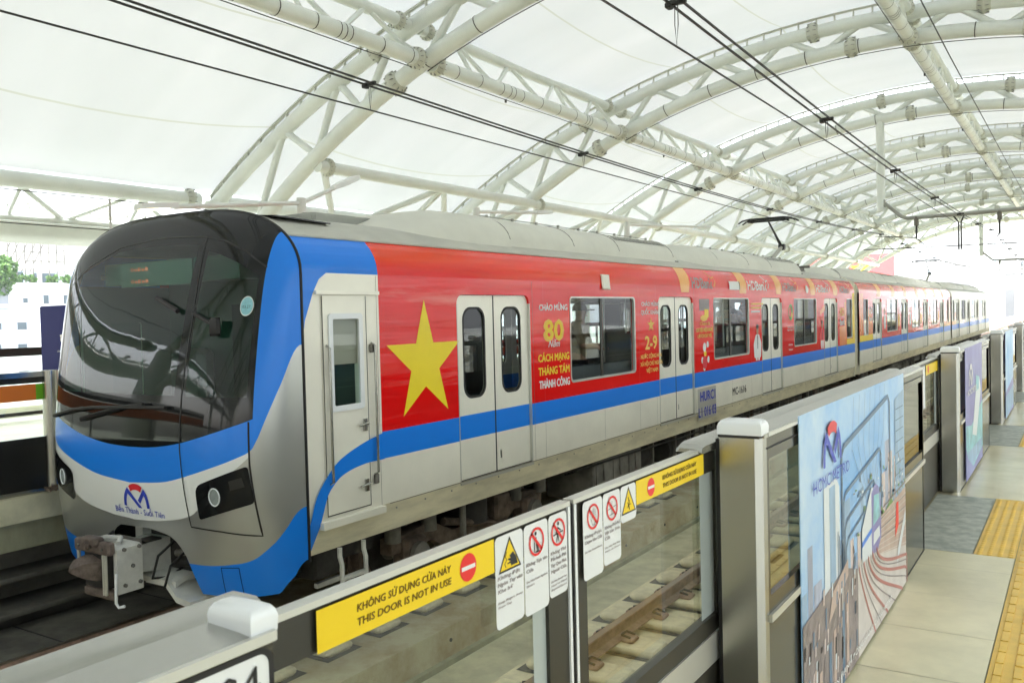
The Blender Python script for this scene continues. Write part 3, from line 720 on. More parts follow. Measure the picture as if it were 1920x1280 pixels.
b = MB(); b.path([(-.02, -2.30, -.25), (-.02, -2.30, -.32), (.0, -2.30, -.38), (.0, -2.30, -.85)], .02, 'coupler_grey', 6); b.path([(-.02, -2.02, -.25), (-.02, -2.02, -.32), (.0, -2.02, -.38), (.0, -2.02, -.85)], .02, 'coupler_grey', 6)
for z_ in (-.5, -.72): b.box(-.03, .02, -2.30, -2.02, z_-.012, z_+.012, 'coupler_grey')
b.box(-.32, -.28, -2.30, -2.02, -.62, -.58, 'coupler_grey'); b.build('cab_ladder', c1)

# ---- paint and lettering on the front car
b = MB()
up = [(-2.65, 1.42), (-2.62, 1.58), (-2.53, 1.79), (-2.46, 1.90), (-2.38, 1.955), (-2.28, 1.975), (-1.82, 1.975)]
for (a, z0), (c, z1) in zip(up, up[1:]):
    zs_ = [1.95, 1.98, 2.01, 2.05]; m0, m1 = max(z0, 1.95), max(z1, 1.95)
    if z0 < 1.95 or z1 < 1.95: b.add([BS(a, min(z0, 1.95), .003), BS(c, min(z1, 1.95), .003), BS(c, 1.95, .003), BS(a, 1.95, .003)], [(0, 1, 2, 3)], 'blue')
    for k in range(4): b.add([BS(q_, m_+(2.06-m_)*kk/4, .004) for q_, m_, kk in ((a, m0, k), (c, m1, k), (c, m1, k+1), (a, m0, k+1))], [(0, 1, 2, 3)], 'blue')
b.add([BS(-2.65, 1.0, .003), BS(-2.65, 1.42, .003), BS(-2.64, 1.42, .003)], [(0, 2, 1)], 'blue')
rc = [(-1.82, 1.95), (-1.79, 2.0)]
U = ([-2.65, -2.61, -2.58, -2.52, -2.39, -2.27, -2.02, -1.765], [-.02, .10, .18, .27, .40, .475, .56, .615])
Lw = ([-2.65, -2.60, -2.55, -2.48, -2.43, -2.28, -2.02, -1.765], [-.25, -.22, -.08, .12, .22, .33, .385, .39])
vs = []; fs = []; N = 30
for i in range(N+1):
    u = -2.65+.885*i/N; lo, hi = smooth_interp(u, *Lw), smooth_interp(u, *U)
    for k in range(5):
        v = lo+(hi-lo)*k/4; vs.append((.0145-(max(0, -v)*.25) if v > -.001 or True else 0, u, v))
for i in range(N):
    for k in range(4): a = i*5+k; fs.append((a, a+5, a+6, a+1))
b.add(vs, fs, 'blue')
b.build('blue_swoosh', c1)
star = []
cxs, czs, RS = -1.16, 1.175, .565
for i in range(10):
    r_ = RS if i % 2 == 0 else RS*.385; a = R(90-36*i); star.append((cxs+r_*math.cos(a)*.98, czs+r_*math.sin(a)))
b = MB(); b.plate(star[::-1], [], XP(.003), 'yellow'); b.build('yellow_star', c1)
b = MB(); X_ = XP(.003)
text(b, 'CHÀO MỪNG', .86, 1.49, 1.625, .065, X_, 'white_ink', bold=.004)
text(b, '80', .95, 1.39, 1.285, .235, X_, 'gold_ink', bold=.014)
text(b, '80', .985, 1.365, 1.305, .20, X_, 'sign_yellow', .0012, bold=.003)
text(b, 'Năm', 1.04, 1.30, 1.215, .075, X_, 'white_ink', .0016, shear=.4, bold=.002)
text(b, 'CÁCH MẠNG', .82, 1.51, 1.06, .08, X_, 'sign_yellow', bold=.005); text(b, 'THÁNG TÁM', .82, 1.51, .91, .085, X_, 'sign_yellow', bold=.005); text(b, 'THÀNH CÔNG', .83, 1.51, .765, .085, X_, 'white_ink', bold=.005)
b.build('anniversary_lettering', c1); b = MB()
text(b, 'CHÀO MỪNG', 3.55, 4.14, 1.66, .055, X_, 'white_ink', bold=.003); text(b, 'QUỐC KHÁNH', 3.53, 4.17, 1.545, .06, X_, 'white_ink', bold=.003)
st = []
for i in range(10): r_ = .105 if i % 2 == 0 else .04; a = R(90-36*i); st.append((3.85+r_*math.cos(a)*1.2, 1.40+r_*math.sin(a)))
b.plate(st[::-1], [], X_, 'gold_ink'); text(b, '2-9', 3.65, 4.04, 1.07, .18, X_, 'gold_ink', bold=.010)
text(b, 'NƯỚC CỘNG HÒA', 3.50, 4.20, .945, .055, X_, 'gold_ink', bold=.003); text(b, 'XÃ HỘI CHỦ NGHĨA', 3.48, 4.22, .845, .055, X_, 'gold_ink', bold=.003); text(b, 'VIỆT NAM', 3.67, 4.06, .75, .055, X_, 'gold_ink', bold=.003)
b.build('anniversary_lettering', c1)
b = MB()
b.plate([(5.565, -.13), (6.385, -.13), (6.385, .36), (5.565, .36)], [], XP(.002), 'alu')
text(b, 'HURC1', 5.68, 6.34, .16, .15, XP(.004), 'logo_blue', bold=.008); text(b, 'L1 016 03', 5.60, 6.37, -.085, .15, XP(.004), 'logo_blue', bold=.006)
b.build('registration_plate', c1)
b = MB(); text(b, 'MC-1616', 7.20, 7.92, .12, .13, XP(.003), 'black_ink', bold=.002); b.build('car_number', c1)
b = MB()
def bank(u0, u1, col, z=1.93):
    text(b, 'HDBank', u0, u0+(u1-u0)*.86, z, .16, BS, col, .004, bold=.009)
    k = u0+(u1-u0)*.9
    b.add([BS(*p, .005) for p in ((k-.06, z+.17), (k+.10, z+.20), (k+.12, z+.10), (k+.04, z+.02))], [(3, 2, 1, 0)], 'gold_wrap' if col == 'grey_ink' else col)
    b.add([BS(*p, .005) for p in ((k-.08, z+.18), (k-.18, z+.27), (k-.16, z+.28), (k-.03, z+.19))], [(0, 1, 2, 3)], 'gold_wrap' if col == 'grey_ink' else col)
for y0, y1 in ((4.98, 5.38), (7.66, 8.10), (9.87, 10.28), (12.5, 12.95), (14.6, 15.1)):
    strip_patch(b, 1.86, 2.235, 8, lambda v, y0=y0: y0+.35*(v-2.05)**2*4-.05, lambda v, y1=y1: y1-.1+.25*(v-1.86), 'gold_wrap', BS, .003); nb('orange_ribbon', c1)
for u0_, u1_, k_ in ((5.42, 6.45, 'grey_ink'), (8.12, 9.42, 'white_ink'), (10.32, 11.45, 'grey_ink'), (12.98, 14.3, 'white_ink'), (15.3, 16.5, 'grey_ink')): b = MB(); bank(u0_, u1_, k_); b.build('bank_lettering', c1)
b = MB()
# advert panels between doors and windows
text(b, 'CHI TIÊU MIỆN NGHỆ', 5.56, 6.28, 1.245, .06, X_, 'gold_ink', bold=.004); text(b, 'Chạm là', 5.72, 6.15, 1.35, .05, X_, 'gold_ink', bold=.002); text(b, 'LỢI ÍCH SAY MÊ', 5.62, 6.22, 1.155, .055, X_, 'gold_ink', bold=.004)
b.plate(rrect(5.70, 6.14, 1.58, 1.76, .02), [], X_, 'p_brown'); b.plate(rrect(5.92, 6.10, 1.47, 1.60, .01), [], XP(.004), 'sign_yellow'); b.plate(circle(5.90, 1.46, .16, 16, .05), [], XP(.0035), 'gold_ink')
for (u_, v_, r_, m_) in ((5.90, 1.00, .07, 'white_ink'), (5.92, .90, .055, 'sign_yellow'), (5.80, .80, .05, 'white_ink'), (6.06, .80, .05, 'white_ink'), (5.90, .76, .10, 'logo_red'), (6.04, 1.04, .05, 'white_ink'), (5.88, .68, .05, 'white_ink')): b.plate(circle(u_, v_, r_, 14, r_*1.05), [], XP(.003+r_*.01), m_)
b.build('advertisement', c1); b = MB()
for k in range(3): b.add([X_(8.27, 1.69-.07*k, 0), X_(9.0-.1*k, 1.69-.07*k, 0), X_(9.0-.1*k, 1.66-.07*k, 0), X_(8.27, 1.66-.07*k, 0)], [(3, 2, 1, 0)], ['gold_ink', 'gold_ink', 'white_ink'][k])
def figure(u, z0, h, top, low):
    k = h/.75
    b.plate(rounded_poly([(u-.20*k, z0+.05*k), (u-.24*k, z0+.32*k), (u-.10*k, z0+.50*k), (u+.10*k, z0+.50*k), (u+.24*k, z0+.32*k), (u+.20*k, z0+.05*k)], .05*k), [], XP(.004), top)
    b.plate([(u-.12*k, z0), (u-.14*k, z0+.2*k), (u-.01, z0+.2*k), (u-.02, z0)], [], XP(.006), low); b.plate([(u+.02, z0), (u+.01, z0+.2*k), (u+.14*k, z0+.2*k), (u+.12*k, z0)], [], XP(.006), low)
    b.plate(circle(u, z0+.58*k, .07*k, 14, .09*k), [], XP(.005), 'skin'); b.plate(circle(u, z0+.645*k, .075*k, 14, .045*k), [], XP(.006), 'hair')
    b.plate([(u-.015, z0+.22*k), (u+.015, z0+.22*k), (u+.02, z0+.48*k), (u-.02, z0+.48*k)], [], XP(.007), 'trousers')
figure(8.62, .64, .72, 'white_ink', 'white_ink'); b.build('advertisement', c1); b = MB(); figure(13.45, .64, .70, 'logo_red', 'white_ink')
b.plate([(13.3, 1.40), (13.75, 1.52), (13.75, 1.66), (13.3, 1.50)], [], X_, 'orange_wrap'); b.build('advertisement', c1); b = MB()
b.plate(circle(10.86, 1.5, .16, 16, .17), [circle(10.82, 1.5, .09, 12, .10)], X_, 'p_green'); b.plate(circle(10.95, 1.44, .05, 12, .06), [], XP(.004), 'sign_yellow')
for k in range(2): text(b, ['Tải ứng dụng', 'Ngân hàng số'][k], 10.6, 11.05, 1.18-.055*k, .03, X_, 'white_ink', bold=.002)
for k, s_ in enumerate(('Hotline', 'Website')): text(b, s_, 10.68, 10.98, .82-.1*k, .035, X_, 'white_ink', bold=.002)
b.build('advertisement', c1)
b = MB()
b.plate([(15.22, B1), (16.95, B1), (16.95, 1.94), (16.6, 1.94), (15.9, 1.45), (15.22, 1.12)], [rrect(16.0, 16.66, .77, 1.79, .05)] if False else [], XP(.0015), 'orange_wrap') if False else None
strip_patch(b, B1, .79, 1, lambda v: 15.22, lambda v: 16.95, 'orange_wrap', XP(0), .0025, 1)
strip_patch(b, .79, 1.1, 2, lambda v: 15.22, lambda v: 15.98, 'orange_wrap', XP(0), .0025, 1); strip_patch(b, B1, 1.93, 4, lambda v: 16.68, lambda v: 16.95, 'sign_yellow', XP(0), .003, 1); strip_patch(b, B1, .76, 1, lambda v: 16.0, lambda v: 16.67, 'sign_yellow', XP(0), .0035, 1)
strip_patch(b, 1.1, 1.7, 2, lambda v: 15.75, lambda v: 15.98, 'orange_wrap', XP(0), .0025, 1)
text(b, 'HD', 15.28, 15.72, 1.36, .2, X_, 'gold_ink', .001, bold=.01); text(b, 'Bank', 15.26, 15.74, 1.13, .15, X_, 'white_ink', .001, bold=.008)
b.build('orange_end_panel', c1)
b = MB(); b.rbox(.002, .03, 2.37, 2.58, 1.87, 2.06, 'silver', .02)
b.v = [(x+ (BS(y, z, 0)[0]), y, z) for x, y, z in b.v]; b.build('outside_speaker', c1)
b = MB(); strip_patch(b, 1.92, 2.06, 3, lambda v: 7.10, lambda v: 7.62, 'lamp_white', BS, .012, 1); strip_patch(b, 1.92, 2.06, 3, lambda v: 7.62, lambda v: 7.66, 'rubber', BS, .012, 1); b.build('side_display', c1)
b = MB(); fan_patch(b, circle(12.15, 1.98, .12, 16, .085), 'alu', BS, .01, 2); b.build('round_vent', c1)
# sheet joints of the body side
b = MB()
for y_ in (.95, 3.45, 4.02, 5.50, 8.25, 8.82, 10.3, 13.1, 15.05, 2.4, 7.2, 11.9):
    ribbon(b, [(y_, -.02), (y_, .385)], .004, 'under_grey', XP(0), .0018, 1)
    if y_ not in (2.4, 7.2, 11.9): ribbon(b, [(y_, .63), (y_, 1.94)], .0035, 'logo_red', XP(0), .0018, 1)
for y_ in (-1.80, .72, 5.48, 10.26): ribbon(b, [(y_, -.02), (y_, 1.94)], .004, 'under_grey', XP(0), .0018, 1)
ribbon(b, [(-1.7, -.005), (16.9, -.005)], .006, 'under_grey', XP(0), .0022, 30)
b.build('sheet_joint', c1)
b = MB()
for k in range(46):
    y_ = -1.6+.4*k; b.path([(-.012, y_, -.06), (-.006, y_, -.06)], .008, 'roof_grey_dark', 6)
b.build('skirt_rivet_row', c1)
# wraps on the middle and rear car
b = MB()
strip_patch(b, B1, .79, 1, lambda v: 17.56, lambda v: 19.38, 'sign_yellow', XP(0), .0025, 1); strip_patch(b, .79, 1.5, 3, lambda v: 18.74, lambda v: 19.38-.3*(v-.79), 'orange_wrap', XP(0), .0025, 1); strip_patch(b, .79, 1.93, 3, lambda v: 17.56, lambda v: 18.06, 'orange_wrap', XP(0), .0025, 1); nb('orange_end_panel', c2)
text(b, 'HD', 18.9, 19.35, 1.38, .18, X_, 'white_ink', .001, bold=.01); text(b, 'Bank', 18.88, 19.36, 1.17, .12, X_, 'white_ink', .001, bold=.008); nb('bank_lettering', c2)
strip_patch(b, B1, 1.9, 5, lambda v: 36.8, lambda v: 37.33, 'orange_wrap', XP(0), .003, 1); strip_patch(b, B1, .78, 1, lambda v: 35.1, lambda v: 36.8, 'gold_wrap', XP(0), .003, 1); nb('orange_end_panel', c2)
for y0 in (20.0, 22.4, 24.7, 27.2, 29.5, 32.0, 34.3):
    strip_patch(b, 1.86, 2.235, 6, lambda v, y0=y0: y0+.2*(v-1.9), lambda v, y0=y0: y0+.55+.3*(v-1.86), 'gold_wrap', BS, .003, 2); nb('orange_ribbon', c2)
for k in range(3):
    for d_, m_ in ((1.25, 'white_ink'), (3.75, 'gold_ink')):
        y0 = D2[k]+d_-.18; b.plate(circle(y0+.1, 1.1, .15, 12, .22), [], X_, m_); b.plate(circle(y0+.1, 1.42, .08, 12, .09), [], X_, 'skin'); nb('advertisement', c2)

b = MB(); strip_patch(b, B1, .79, 1, lambda v: 37.92, lambda v: 39.6, 'gold_wrap', XP(0), .003, 1); strip_patch(b, .79, 1.2, 1, lambda v: 38.95, lambda v: 39.6, 'orange_wrap', XP(0), .003, 1); nb('orange_end_panel', c3)
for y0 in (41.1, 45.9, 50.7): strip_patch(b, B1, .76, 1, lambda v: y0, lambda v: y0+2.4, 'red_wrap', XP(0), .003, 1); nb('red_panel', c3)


# ---- roof equipment
def hood(parent, y0, y1, nose_len, zt, name='air_conditioner', hw=1.2):
    b = MB(); n = 24; ZB = 2.33
    def ring(y, k, kw=1, base=2.30):
        r_ = []
        for i in range(n+1):
            tt = math.cos(math.pi*i/n); tt = math.copysign(abs(tt)**.6, tt); r_.append((CX+tt*hw*kw, y, base+(zt-base)*k*(1-abs(tt)**4.5)**.5))
        return r_+[(CX-hw*kw, y, base-.03), (CX+hw*kw, y, base-.03)]
    rings = [ring(y0, .16, .82), ring(y0+nose_len*.15, .50, .90), ring(y0+nose_len*.35, .80, .96), ring(y0+nose_len*.6, .97, 1), ring(y0+nose_len, 1.0, 1.01)]
    b.loft([r_[::-1] for r_ in rings], 'hood_grey')
    b.loft([r_[::-1] for r_ in (ring(y0+nose_len+.02, .955, .985, 2.36), ring(y1-.25, .955, .985, 2.36), ring(y1, .80, .94, 2.36))], 'hood_grey')
    o = b.build(name, parent, angle=40)
    def surf(q, off=0.): return (CX+hw*.985*q, 2.36+(zt-2.36)*.955*(1-q**4.5)**.5+off)
    g = MB(); ya, yb = y0+nose_len+.02, y1
    L = yb-ya
    for k in range(int(L*.36/.05)):
        y = ya+L*.58+k*.05
        for q in (.90, .86, .82):
            (xa, za), (xb, zb_) = surf(q, .003), surf(q-.025, .003); g.add([(xa+.003, y, za), (xa+.003, y+.026, za), (xb, y+.026, zb_+.002), (xb, y, zb_+.002)], [(0, 1, 2, 3)], 'under_black')
    for k in range(9):
        y = ya+.2+k*(L-.5)/8; (xa, za) = surf(.975); g.rbox(xa-.01, xa+.014, y, y+.035, za-.09, za-.05, 'under_grey', .004)
        (xa, za) = surf(.60); g.rbox(xa, xa+.03, y, y+.03, za, za+.035, 'roof_grey_dark', .004)
    for y in (ya+.01, ya+L*.3, ya+L*.56, yb-.27):
        g.path([(surf(q, .002)[0], y, surf(q, .002)[1]) for q in (.995, .97, .93, .88, .8, .7, .5, .2)], .005, 'under_grey', 4)
    g.path([(surf(.60, .02)[0], ya+.1, surf(.6, .02)[1]), (surf(.60, .02)[0], yb-.3, surf(.6, .02)[1])], .006, 'roof_grey_dark', 4)
    g.box(CX+hw*.93, CX+hw*.975, ya, y1-.05, 2.30, 2.362, 'under_black'); g.build('grille', o)  # the long black strip is the hood's shadow line, drawn as a box
hood(c1, -1.15, 5.7, 1.9, 2.74); hood(c1, 5.72, 13.1, 1.7, 2.74)
b = MB(); b.rbox(-2.0, -1.05, -1.45, -.55, 2.42, 2.60, 'roof_grey_dark', .03); b.path([(-1.55, -1.0, 2.60), (-1.55, -1.0, 2.66)], .09, 'under_grey', 14); o_ = b.build('antenna_box', c1)
b = MB(); b.box(-1.1, -.55, -2.55, -2.05, 2.40, 2.42, 'roof_grey'); b.loft([[(-.85, y, z-.03), (-.35, y, z-.05), (-.35, y, z-.04), (-.85, y, z)] for y, z in ((-2.55, 2.46), (-1.95, 2.44))], 'mask_black'); b.build('roof_vent', c1)
hood(c1, 15.6, 16.9, .9, 2.66)
hood(c2, 18.0, 25.5, 1.8, 2.72); hood(c2, 26.0, 33.5, 1.8, 2.72); hood(c2, 35.0, 37.1, 1.2, 2.66)
hood(c3, 38.5, 46.0, 1.8, 2.72); hood(c3, 47.0, 55.0, 1.8, 2.72)
for c_, y in ((c1, 14.4), (c2, 41.0)):
    par = c1 if c_ is c1 else c3
    b = MB()
    for xx in (CX-.55, CX+.55): b.box(xx-.05, xx+.05, y-1.2, y+1.0, 2.52, 2.58, 'under_grey')
    for yy in (y-1.1, y-.1, y+.9): b.box(CX-.75, CX+.75, yy-.04, yy+.04, 2.58, 2.64, 'under_grey'); 
    for xx in (CX-.6, CX+.6):
        for yy in (y-1.1, y+.9): b.path([(xx, yy, 2.38), (xx, yy, 2.42), (xx, yy, 2.46), (xx, yy, 2.52)], [.05, .08, .05, .05], 'roof_grey', 8)
    b.rbox(CX+.2, CX+.75, y-1.5, y-1.1, 2.36, 2.68, 'roof_grey_dark', .03); b.rbox(CX+.3, CX+.8, y-.3, y+.2, 2.36, 2.5, 'under_grey', .03)
    pb = b.build('pantograph', par)
    kn = (CX, y+1.15, 3.17); b = MB(); b.path([(CX, y-.2, 2.64), kn], [.06, .045], 'roof_grey', 8); b.path([(CX-.1, y-.1, 2.64), (kn[0]-.08, kn[1], kn[2]-.1)], .015, 'under_black', 6); b.build('lower_arm', pb)
    b = MB(); b.path([kn, (CX, y+.0, 3.74)], [.035, .022], 'door_black', 8); b.path([(kn[0], kn[1]-.05, kn[2]-.08), (CX, y+.15, 3.68)], .01, 'under_black', 6); b.rbox(CX-.08, CX+.08, kn[1]-.08, kn[1]+.08, 3.08, 3.24, 'door_black', .02); b.build('upper_arm', pb)
    b = MB()
    for yy in (y-.16, y+.16): b.path([(CX-.70, yy, 3.71), (CX-.60, yy, 3.77), (CX-.42, yy, 3.80), (CX+.42, yy, 3.80), (CX+.60, yy, 3.77), (CX+.70, yy, 3.71)], .020, 'door_black', 6)
    for xx in (CX-.45, CX+.45): b.box(xx-.02, xx+.02, y-.18, y+.18, 3.72, 3.79, 'door_black')
    b.box(CX-.5, CX+.5, y-.03, y+.03, 3.72, 3.76, 'door_black'); b.build('collector_head', pb)

# ---- running gear
def bogie(par, y):
    b = MB()
    for sgn in (1, -1):
        x = CX+sgn*1.02
        b.loft([[(x-.07, yy, z0), (x+.07, yy, z0), (x+.07, yy, z1), (x-.07, yy, z1)] for yy, z0, z1 in ((y-1.35, -.62, -.48), (y-.75, -.60, -.42), (y-.4, -.80, -.58), (y+.4, -.80, -.58), (y+.75, -.60, -.42), (y+1.35, -.62, -.48))], 'under_brown')
        for s2 in (-1, 1):
            yy = y+s2*1.05
            b.rbox(x-.06, x+.14, yy-.17, yy+.17, -.82, -.50, 'under_brown', .04); b.path([(x+.13, yy, -.66), (x+.19, yy, -.66)], .12, 'under_grey', 14)
            b.path([(x+.06, yy-.27, -.50), (x+.06, yy-.27, -.34)], .08, 'under_grey', 12); b.path([(x+.06, yy+.27, -.50), (x+.06, yy+.27, -.34)], .08, 'under_grey', 12)
        b.path([(x-.05, y, -.58), (x-.05, y, -.28)], .23, 'under_black', 16); b.path([(x+.16, y-.35, -.78), (x+.16, y-.35, -.3)], .035, 'under_grey', 8); b.path([(x+.1, y+.5, -.70), (x+.1, y-.6, -.45)], .04, 'under_brown', 8)
        b.rbox(x+.0, x+.17, y+.25, y+.55, -.62, -.34, 'under_brown', .03)
    b.box(CX-.9, CX+.9, y-.3, y+.3, -.72, -.5, 'under_black'); o = b.build('bogie', par)
    for s2 in (-1, 1):
        for sgn in (1, -1):
            yy = y+s2*1.05; xx = CX+sgn*.72; w_ = MB(); w_.path([(xx-.065, yy, -.64), (xx-.035, yy, -.64), (xx-.03, yy, -.64), (xx+.06, yy, -.64)], [.455, .455, .43, .42], 'under_brown', 28)
            w_.path([(xx+.055, yy, -.64), (xx+.075, yy, -.64)], .30, 'under_black', 24); w_.path([(xx+.055, yy, -.64), (xx+.10, yy, -.64)], .12, 'under_grey', 16); w_.build('wheel', o)
def undergear(par, ya, yb):
    rnd = random.Random(int(ya*10)); y = ya
    while y < yb-.5:
        L = rnd.uniform(.5, 1.5); h = rnd.uniform(.25, .5); b = MB(); m = rnd.choice(['under_grey', 'under_black', 'under_brown', 'under_black'])
        L = min(L, yb-y-.05); x1 = -.12-rnd.uniform(0, .2)
        if rnd.random() < .25:
            b.path([(x1-.22, y, -.52), (x1-.22, y+.03, -.52), (x1-.22, y+L-.03, -.52), (x1-.22, y+L, -.52)], [.12, .19, .19, .12], m, 16)
            for k in (0.2, .8): b.box(x1-.44, x1, y+L*k-.02, y+L*k+.02, -.74, -.26, 'under_grey')
        else:
            b.rbox(x1-.7, x1, y, y+L, -.28-h, -.28, m, .02); nn = max(1, int(L/.4))
            for k in range(nn): b.box(x1, x1+.012, y+L*(k+.12)/nn, y+L*(k+.88)/nn, -.26-h+.04, -.33, rnd.choice([m, 'under_grey']))
            for k in range(nn): b.tube((x1+.01, y+L*(k+.5)/nn, -.30), (x1+.03, y+L*(k+.5)/nn, -.30-h*.5), .012, 'under_grey', 5)
        b.build('underfloor_equipment', par); y += L+rnd.uniform(.05, .25)
    b = MB()
    for k in range(4): b.path([(-.1-.05*k, ya-.5, -.30-.02*k), (-.1-.05*k, (ya+yb)/2, -.34-.02*k), (-.1-.05*k, yb+.5, -.30-.02*k)], .012, 'under_black', 5)
    b.box(2*CX+.3, -.3, ya-3, yb+3, -.32, -.255, 'under_black'); b.build('underfloor_pipe', par)
bogie(c1, .1); undergear(c1, 2.3, 11.5); bogie(c1, 13.6); b = MB(); b.box(-2.5, -.3, -2.5, -1.6, -.45, -.26, 'under_black'); b.rbox(-.5, -.15, -2.45, -2.1, -.5, -.27, 'under_black', .02); b.build('underfloor_equipment', c1)
bogie(c2, 21.0); undergear(c2, 23.2, 31.8); bogie(c2, 34.2); bogie(c3, 41.2); undergear(c3, 43.5, 52); bogie(c3, 54.5)

# ================================================================== GROUND, DECK, PLATFORMS
CAMP = Vector((4.989, -7.4374, 1.5817))
def struct(mb, name, **k): o = mb.build(name, None, **k); tag(o, kind='structure'); return o
b = MB(); b.add([(-598, -298, -13), (598, -298, -13), (598, 898, -13), (-598, 898, -13)], [(0, 1, 2, 3)], 'ground'); struct(b, 'ground')
b = MB(); b.box(-12, 14, -95, 95, -2.2, -1.6, 'concrete'); struct(b, 'track_bed')
b = MB(); b.box(-3, 5.5, 95, 420, -2.2, -1.6, 'deck'); struct(b, 'viaduct_deck')
b = MB(); b.box(-2.43, .08, -95, 420, -1.6, -1.27, 'ledge_dirty')
for k in range(60): b.path([(.081, -6+k*1.25, -1.40), (.090, -6+k*1.25, -1.40)], .018, 'under_black', 8)
struct(b, 'track_slab')
b = MB(); b.box(.081, .14, -95, 95, -1.6, -1.55, 'concrete_wall'); struct(b, 'kerb_strip')
b = MB(); b.box(1.12, 3.62, -95, 420, -1.6, -1.27, 'block_concrete'); struct(b, 'track_slab')
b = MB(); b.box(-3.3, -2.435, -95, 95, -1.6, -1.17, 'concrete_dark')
for k in range(60): b.box(-3.3, -2.43, -8+k*1.2, -8+k*1.2+.012, -1.169, -1.165, 'under_black')
struct(b, 'cable_trough_cover')
def rail_profile(x):
    p = [(-.075, -1.20), (.075, -1.20), (.075, -1.19), (.012, -1.175), (.010, -1.115), (.036, -1.10), (.036, -1.072), (-.036, -1.072), (-.036, -1.10), (-.010, -1.115), (-.012, -1.175), (-.075, -1.19)]
    return [(x+a, z) for a, z in p]
for i, (x, lab) in enumerate([(-2.19, 'rusty rail under the train, on the side of the far platform'), (-.75, 'rusty rail under the train, beside the row of concrete blocks'), (1.63, 'rusty rail of the empty track, nearer the train'), (3.07, 'rail of the empty track right below the glass platform doors')]):
    b = MB(); pr = rail_profile(x); b.loft([[(a, y, z) for a, z in pr] for y in (-95, 420)], 'rust'); b.box(x-.028, x+.028, -95, 420, -1.0715, -1.069, 'rail_top')
    o = b.build('rail', None, angle=20); tag(o, lab, 'rail', 'rails of the two tracks')
def block(x, y, label, grp):
    T = empty('sleeper_block', (x, y, -1.27), label, 'sleeper block', grp)
    b = MB(); b.rbox(x-.42, x+.42, y-.16, y+.16, -1.268, -1.205, 'block_concrete', .025); b.build('block', T)
    b = MB(); b.plate([(x-.47, y-.21), (x+.47, y-.21), (x+.47, y+.21), (x-.47, y+.21)], [], lambda u, v, w_: (u, v, -1.266+w_), 'boot_rubber'); b.build('rubber_boot', T)
    for s_ in (-1, 1):
        b = MB(); xx = x+s_*.13; b.rbox(xx-.06, xx+.06, y-.07, y+.07, -1.205, -1.165, 'rust', .015)
        b.path([(xx+s_*.03, y-.05, -1.16), (xx-s_*.05, y-.05, -1.145), (xx-s_*.06, y, -1.15), (xx-s_*.05, y+.05, -1.145), (xx+s_*.03, y+.05, -1.16)], .011, 'under_black', 6); b.build('rail_clip', T)
    return T
B0_ = block(-.75, -2.0, 'x', 'concrete blocks in rubber boots under the train rail')
first = B0_
for row, (x, n, y0, nm, grp) in enumerate([(-.75, 14, -3.3, 'on the dirty ledge beside the train', 'concrete blocks in rubber boots under the train rail'), (-2.19, 5, -4.6, 'under the far rail in front of the coupler', 'blocks under the far rail in front of the train'), (1.63, 34, -4.6, 'under the middle rail seen through the door glass', 'sleeper blocks of the empty track'), (3.07, 22, -3.4, 'under the rail below the platform doors', 'sleeper blocks below the platform doors')]):
    for k in range(n):
        y = y0+.65*k; lab = '%s concrete block from the near end %s' % (ORD[k], nm)
        if first is B0_ and first is not None: o = B0_; o.location = (x, y, -1.27); WLOC[o.name] = Vector(o.location); first = None
        else: o = copy_tree(B0_, Vector((x, y, -1.27))-Vector(B0_.location))
        o['label'] = lab; o['group'] = grp
# side walls, right and left platforms
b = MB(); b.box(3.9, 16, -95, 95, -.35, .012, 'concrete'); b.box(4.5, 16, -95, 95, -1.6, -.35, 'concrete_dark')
struct(b, 'platform_slab')
def quad_z(mb, x0, x1, y0, y1, z, m): mb.add([(x0, y0, z), (x1, y0, z), (x1, y1, z), (x0, y1, z)], [(0, 1, 2, 3)], m)
OPEN = [(-1.37, .60), (3.42, 5.42), (8.35, 10.35), (13.3, 15.3), (18.25, 20.25), (23.2, 25.2), (28.2, 30.2), (33.2, 35.2), (38.2, 40.2)]
CABS = [(-9.9, -6.70), (-4.73, -1.37), (.60, 3.42), (5.42, 8.35), (10.35, 13.3), (15.3, 18.25), (20.25, 23.2), (25.2, 28.2), (30.2, 33.2), (35.2, 38.2), (40.2, 43.2), (45.2, 48.2), (50.2, 53.2)]
b = MB(); quad_z(b, 3.9, 16, -95, 95, .018, 'grout')
def tiles(y0, y1, x0, x1, m='tile', dy=.585, dx=3., off=-3.46, gap=.004):
    k = math.floor((y0-off)/dy)
    while off+k*dy < y1:
        a, c = max(y0, off+k*dy+gap/2), min(y1, off+(k+1)*dy-gap/2)
        if c-a > .02:
            x = x0
            while x < x1-.01: quad_z(b, x+gap/2, min(x1, x+dx)-gap/2, a, c, .03+random.uniform(-.0003, .0003), m); x += dx
        k += 1
TY = -10
segs = [(-10, OPEN[0][0]+.03)]+[(OPEN[i][1]-.12, OPEN[i+1][0]+.03) for i in range(len(OPEN)-1)]+[(OPEN[-1][1], 70)]
for a, c in segs: tiles(a, c, 4.10, 4.652, dx=1)
for a, c in OPEN: tiles(a+.03, a+.03+(c-a)-.15, 4.0, 4.42, 'tile_grey', dy=.63, off=a+.03, dx=1)
tiles(-10, 70, 4.955, 12.5, dx=.6)
struct(b, 'platform_floor', flat=True)
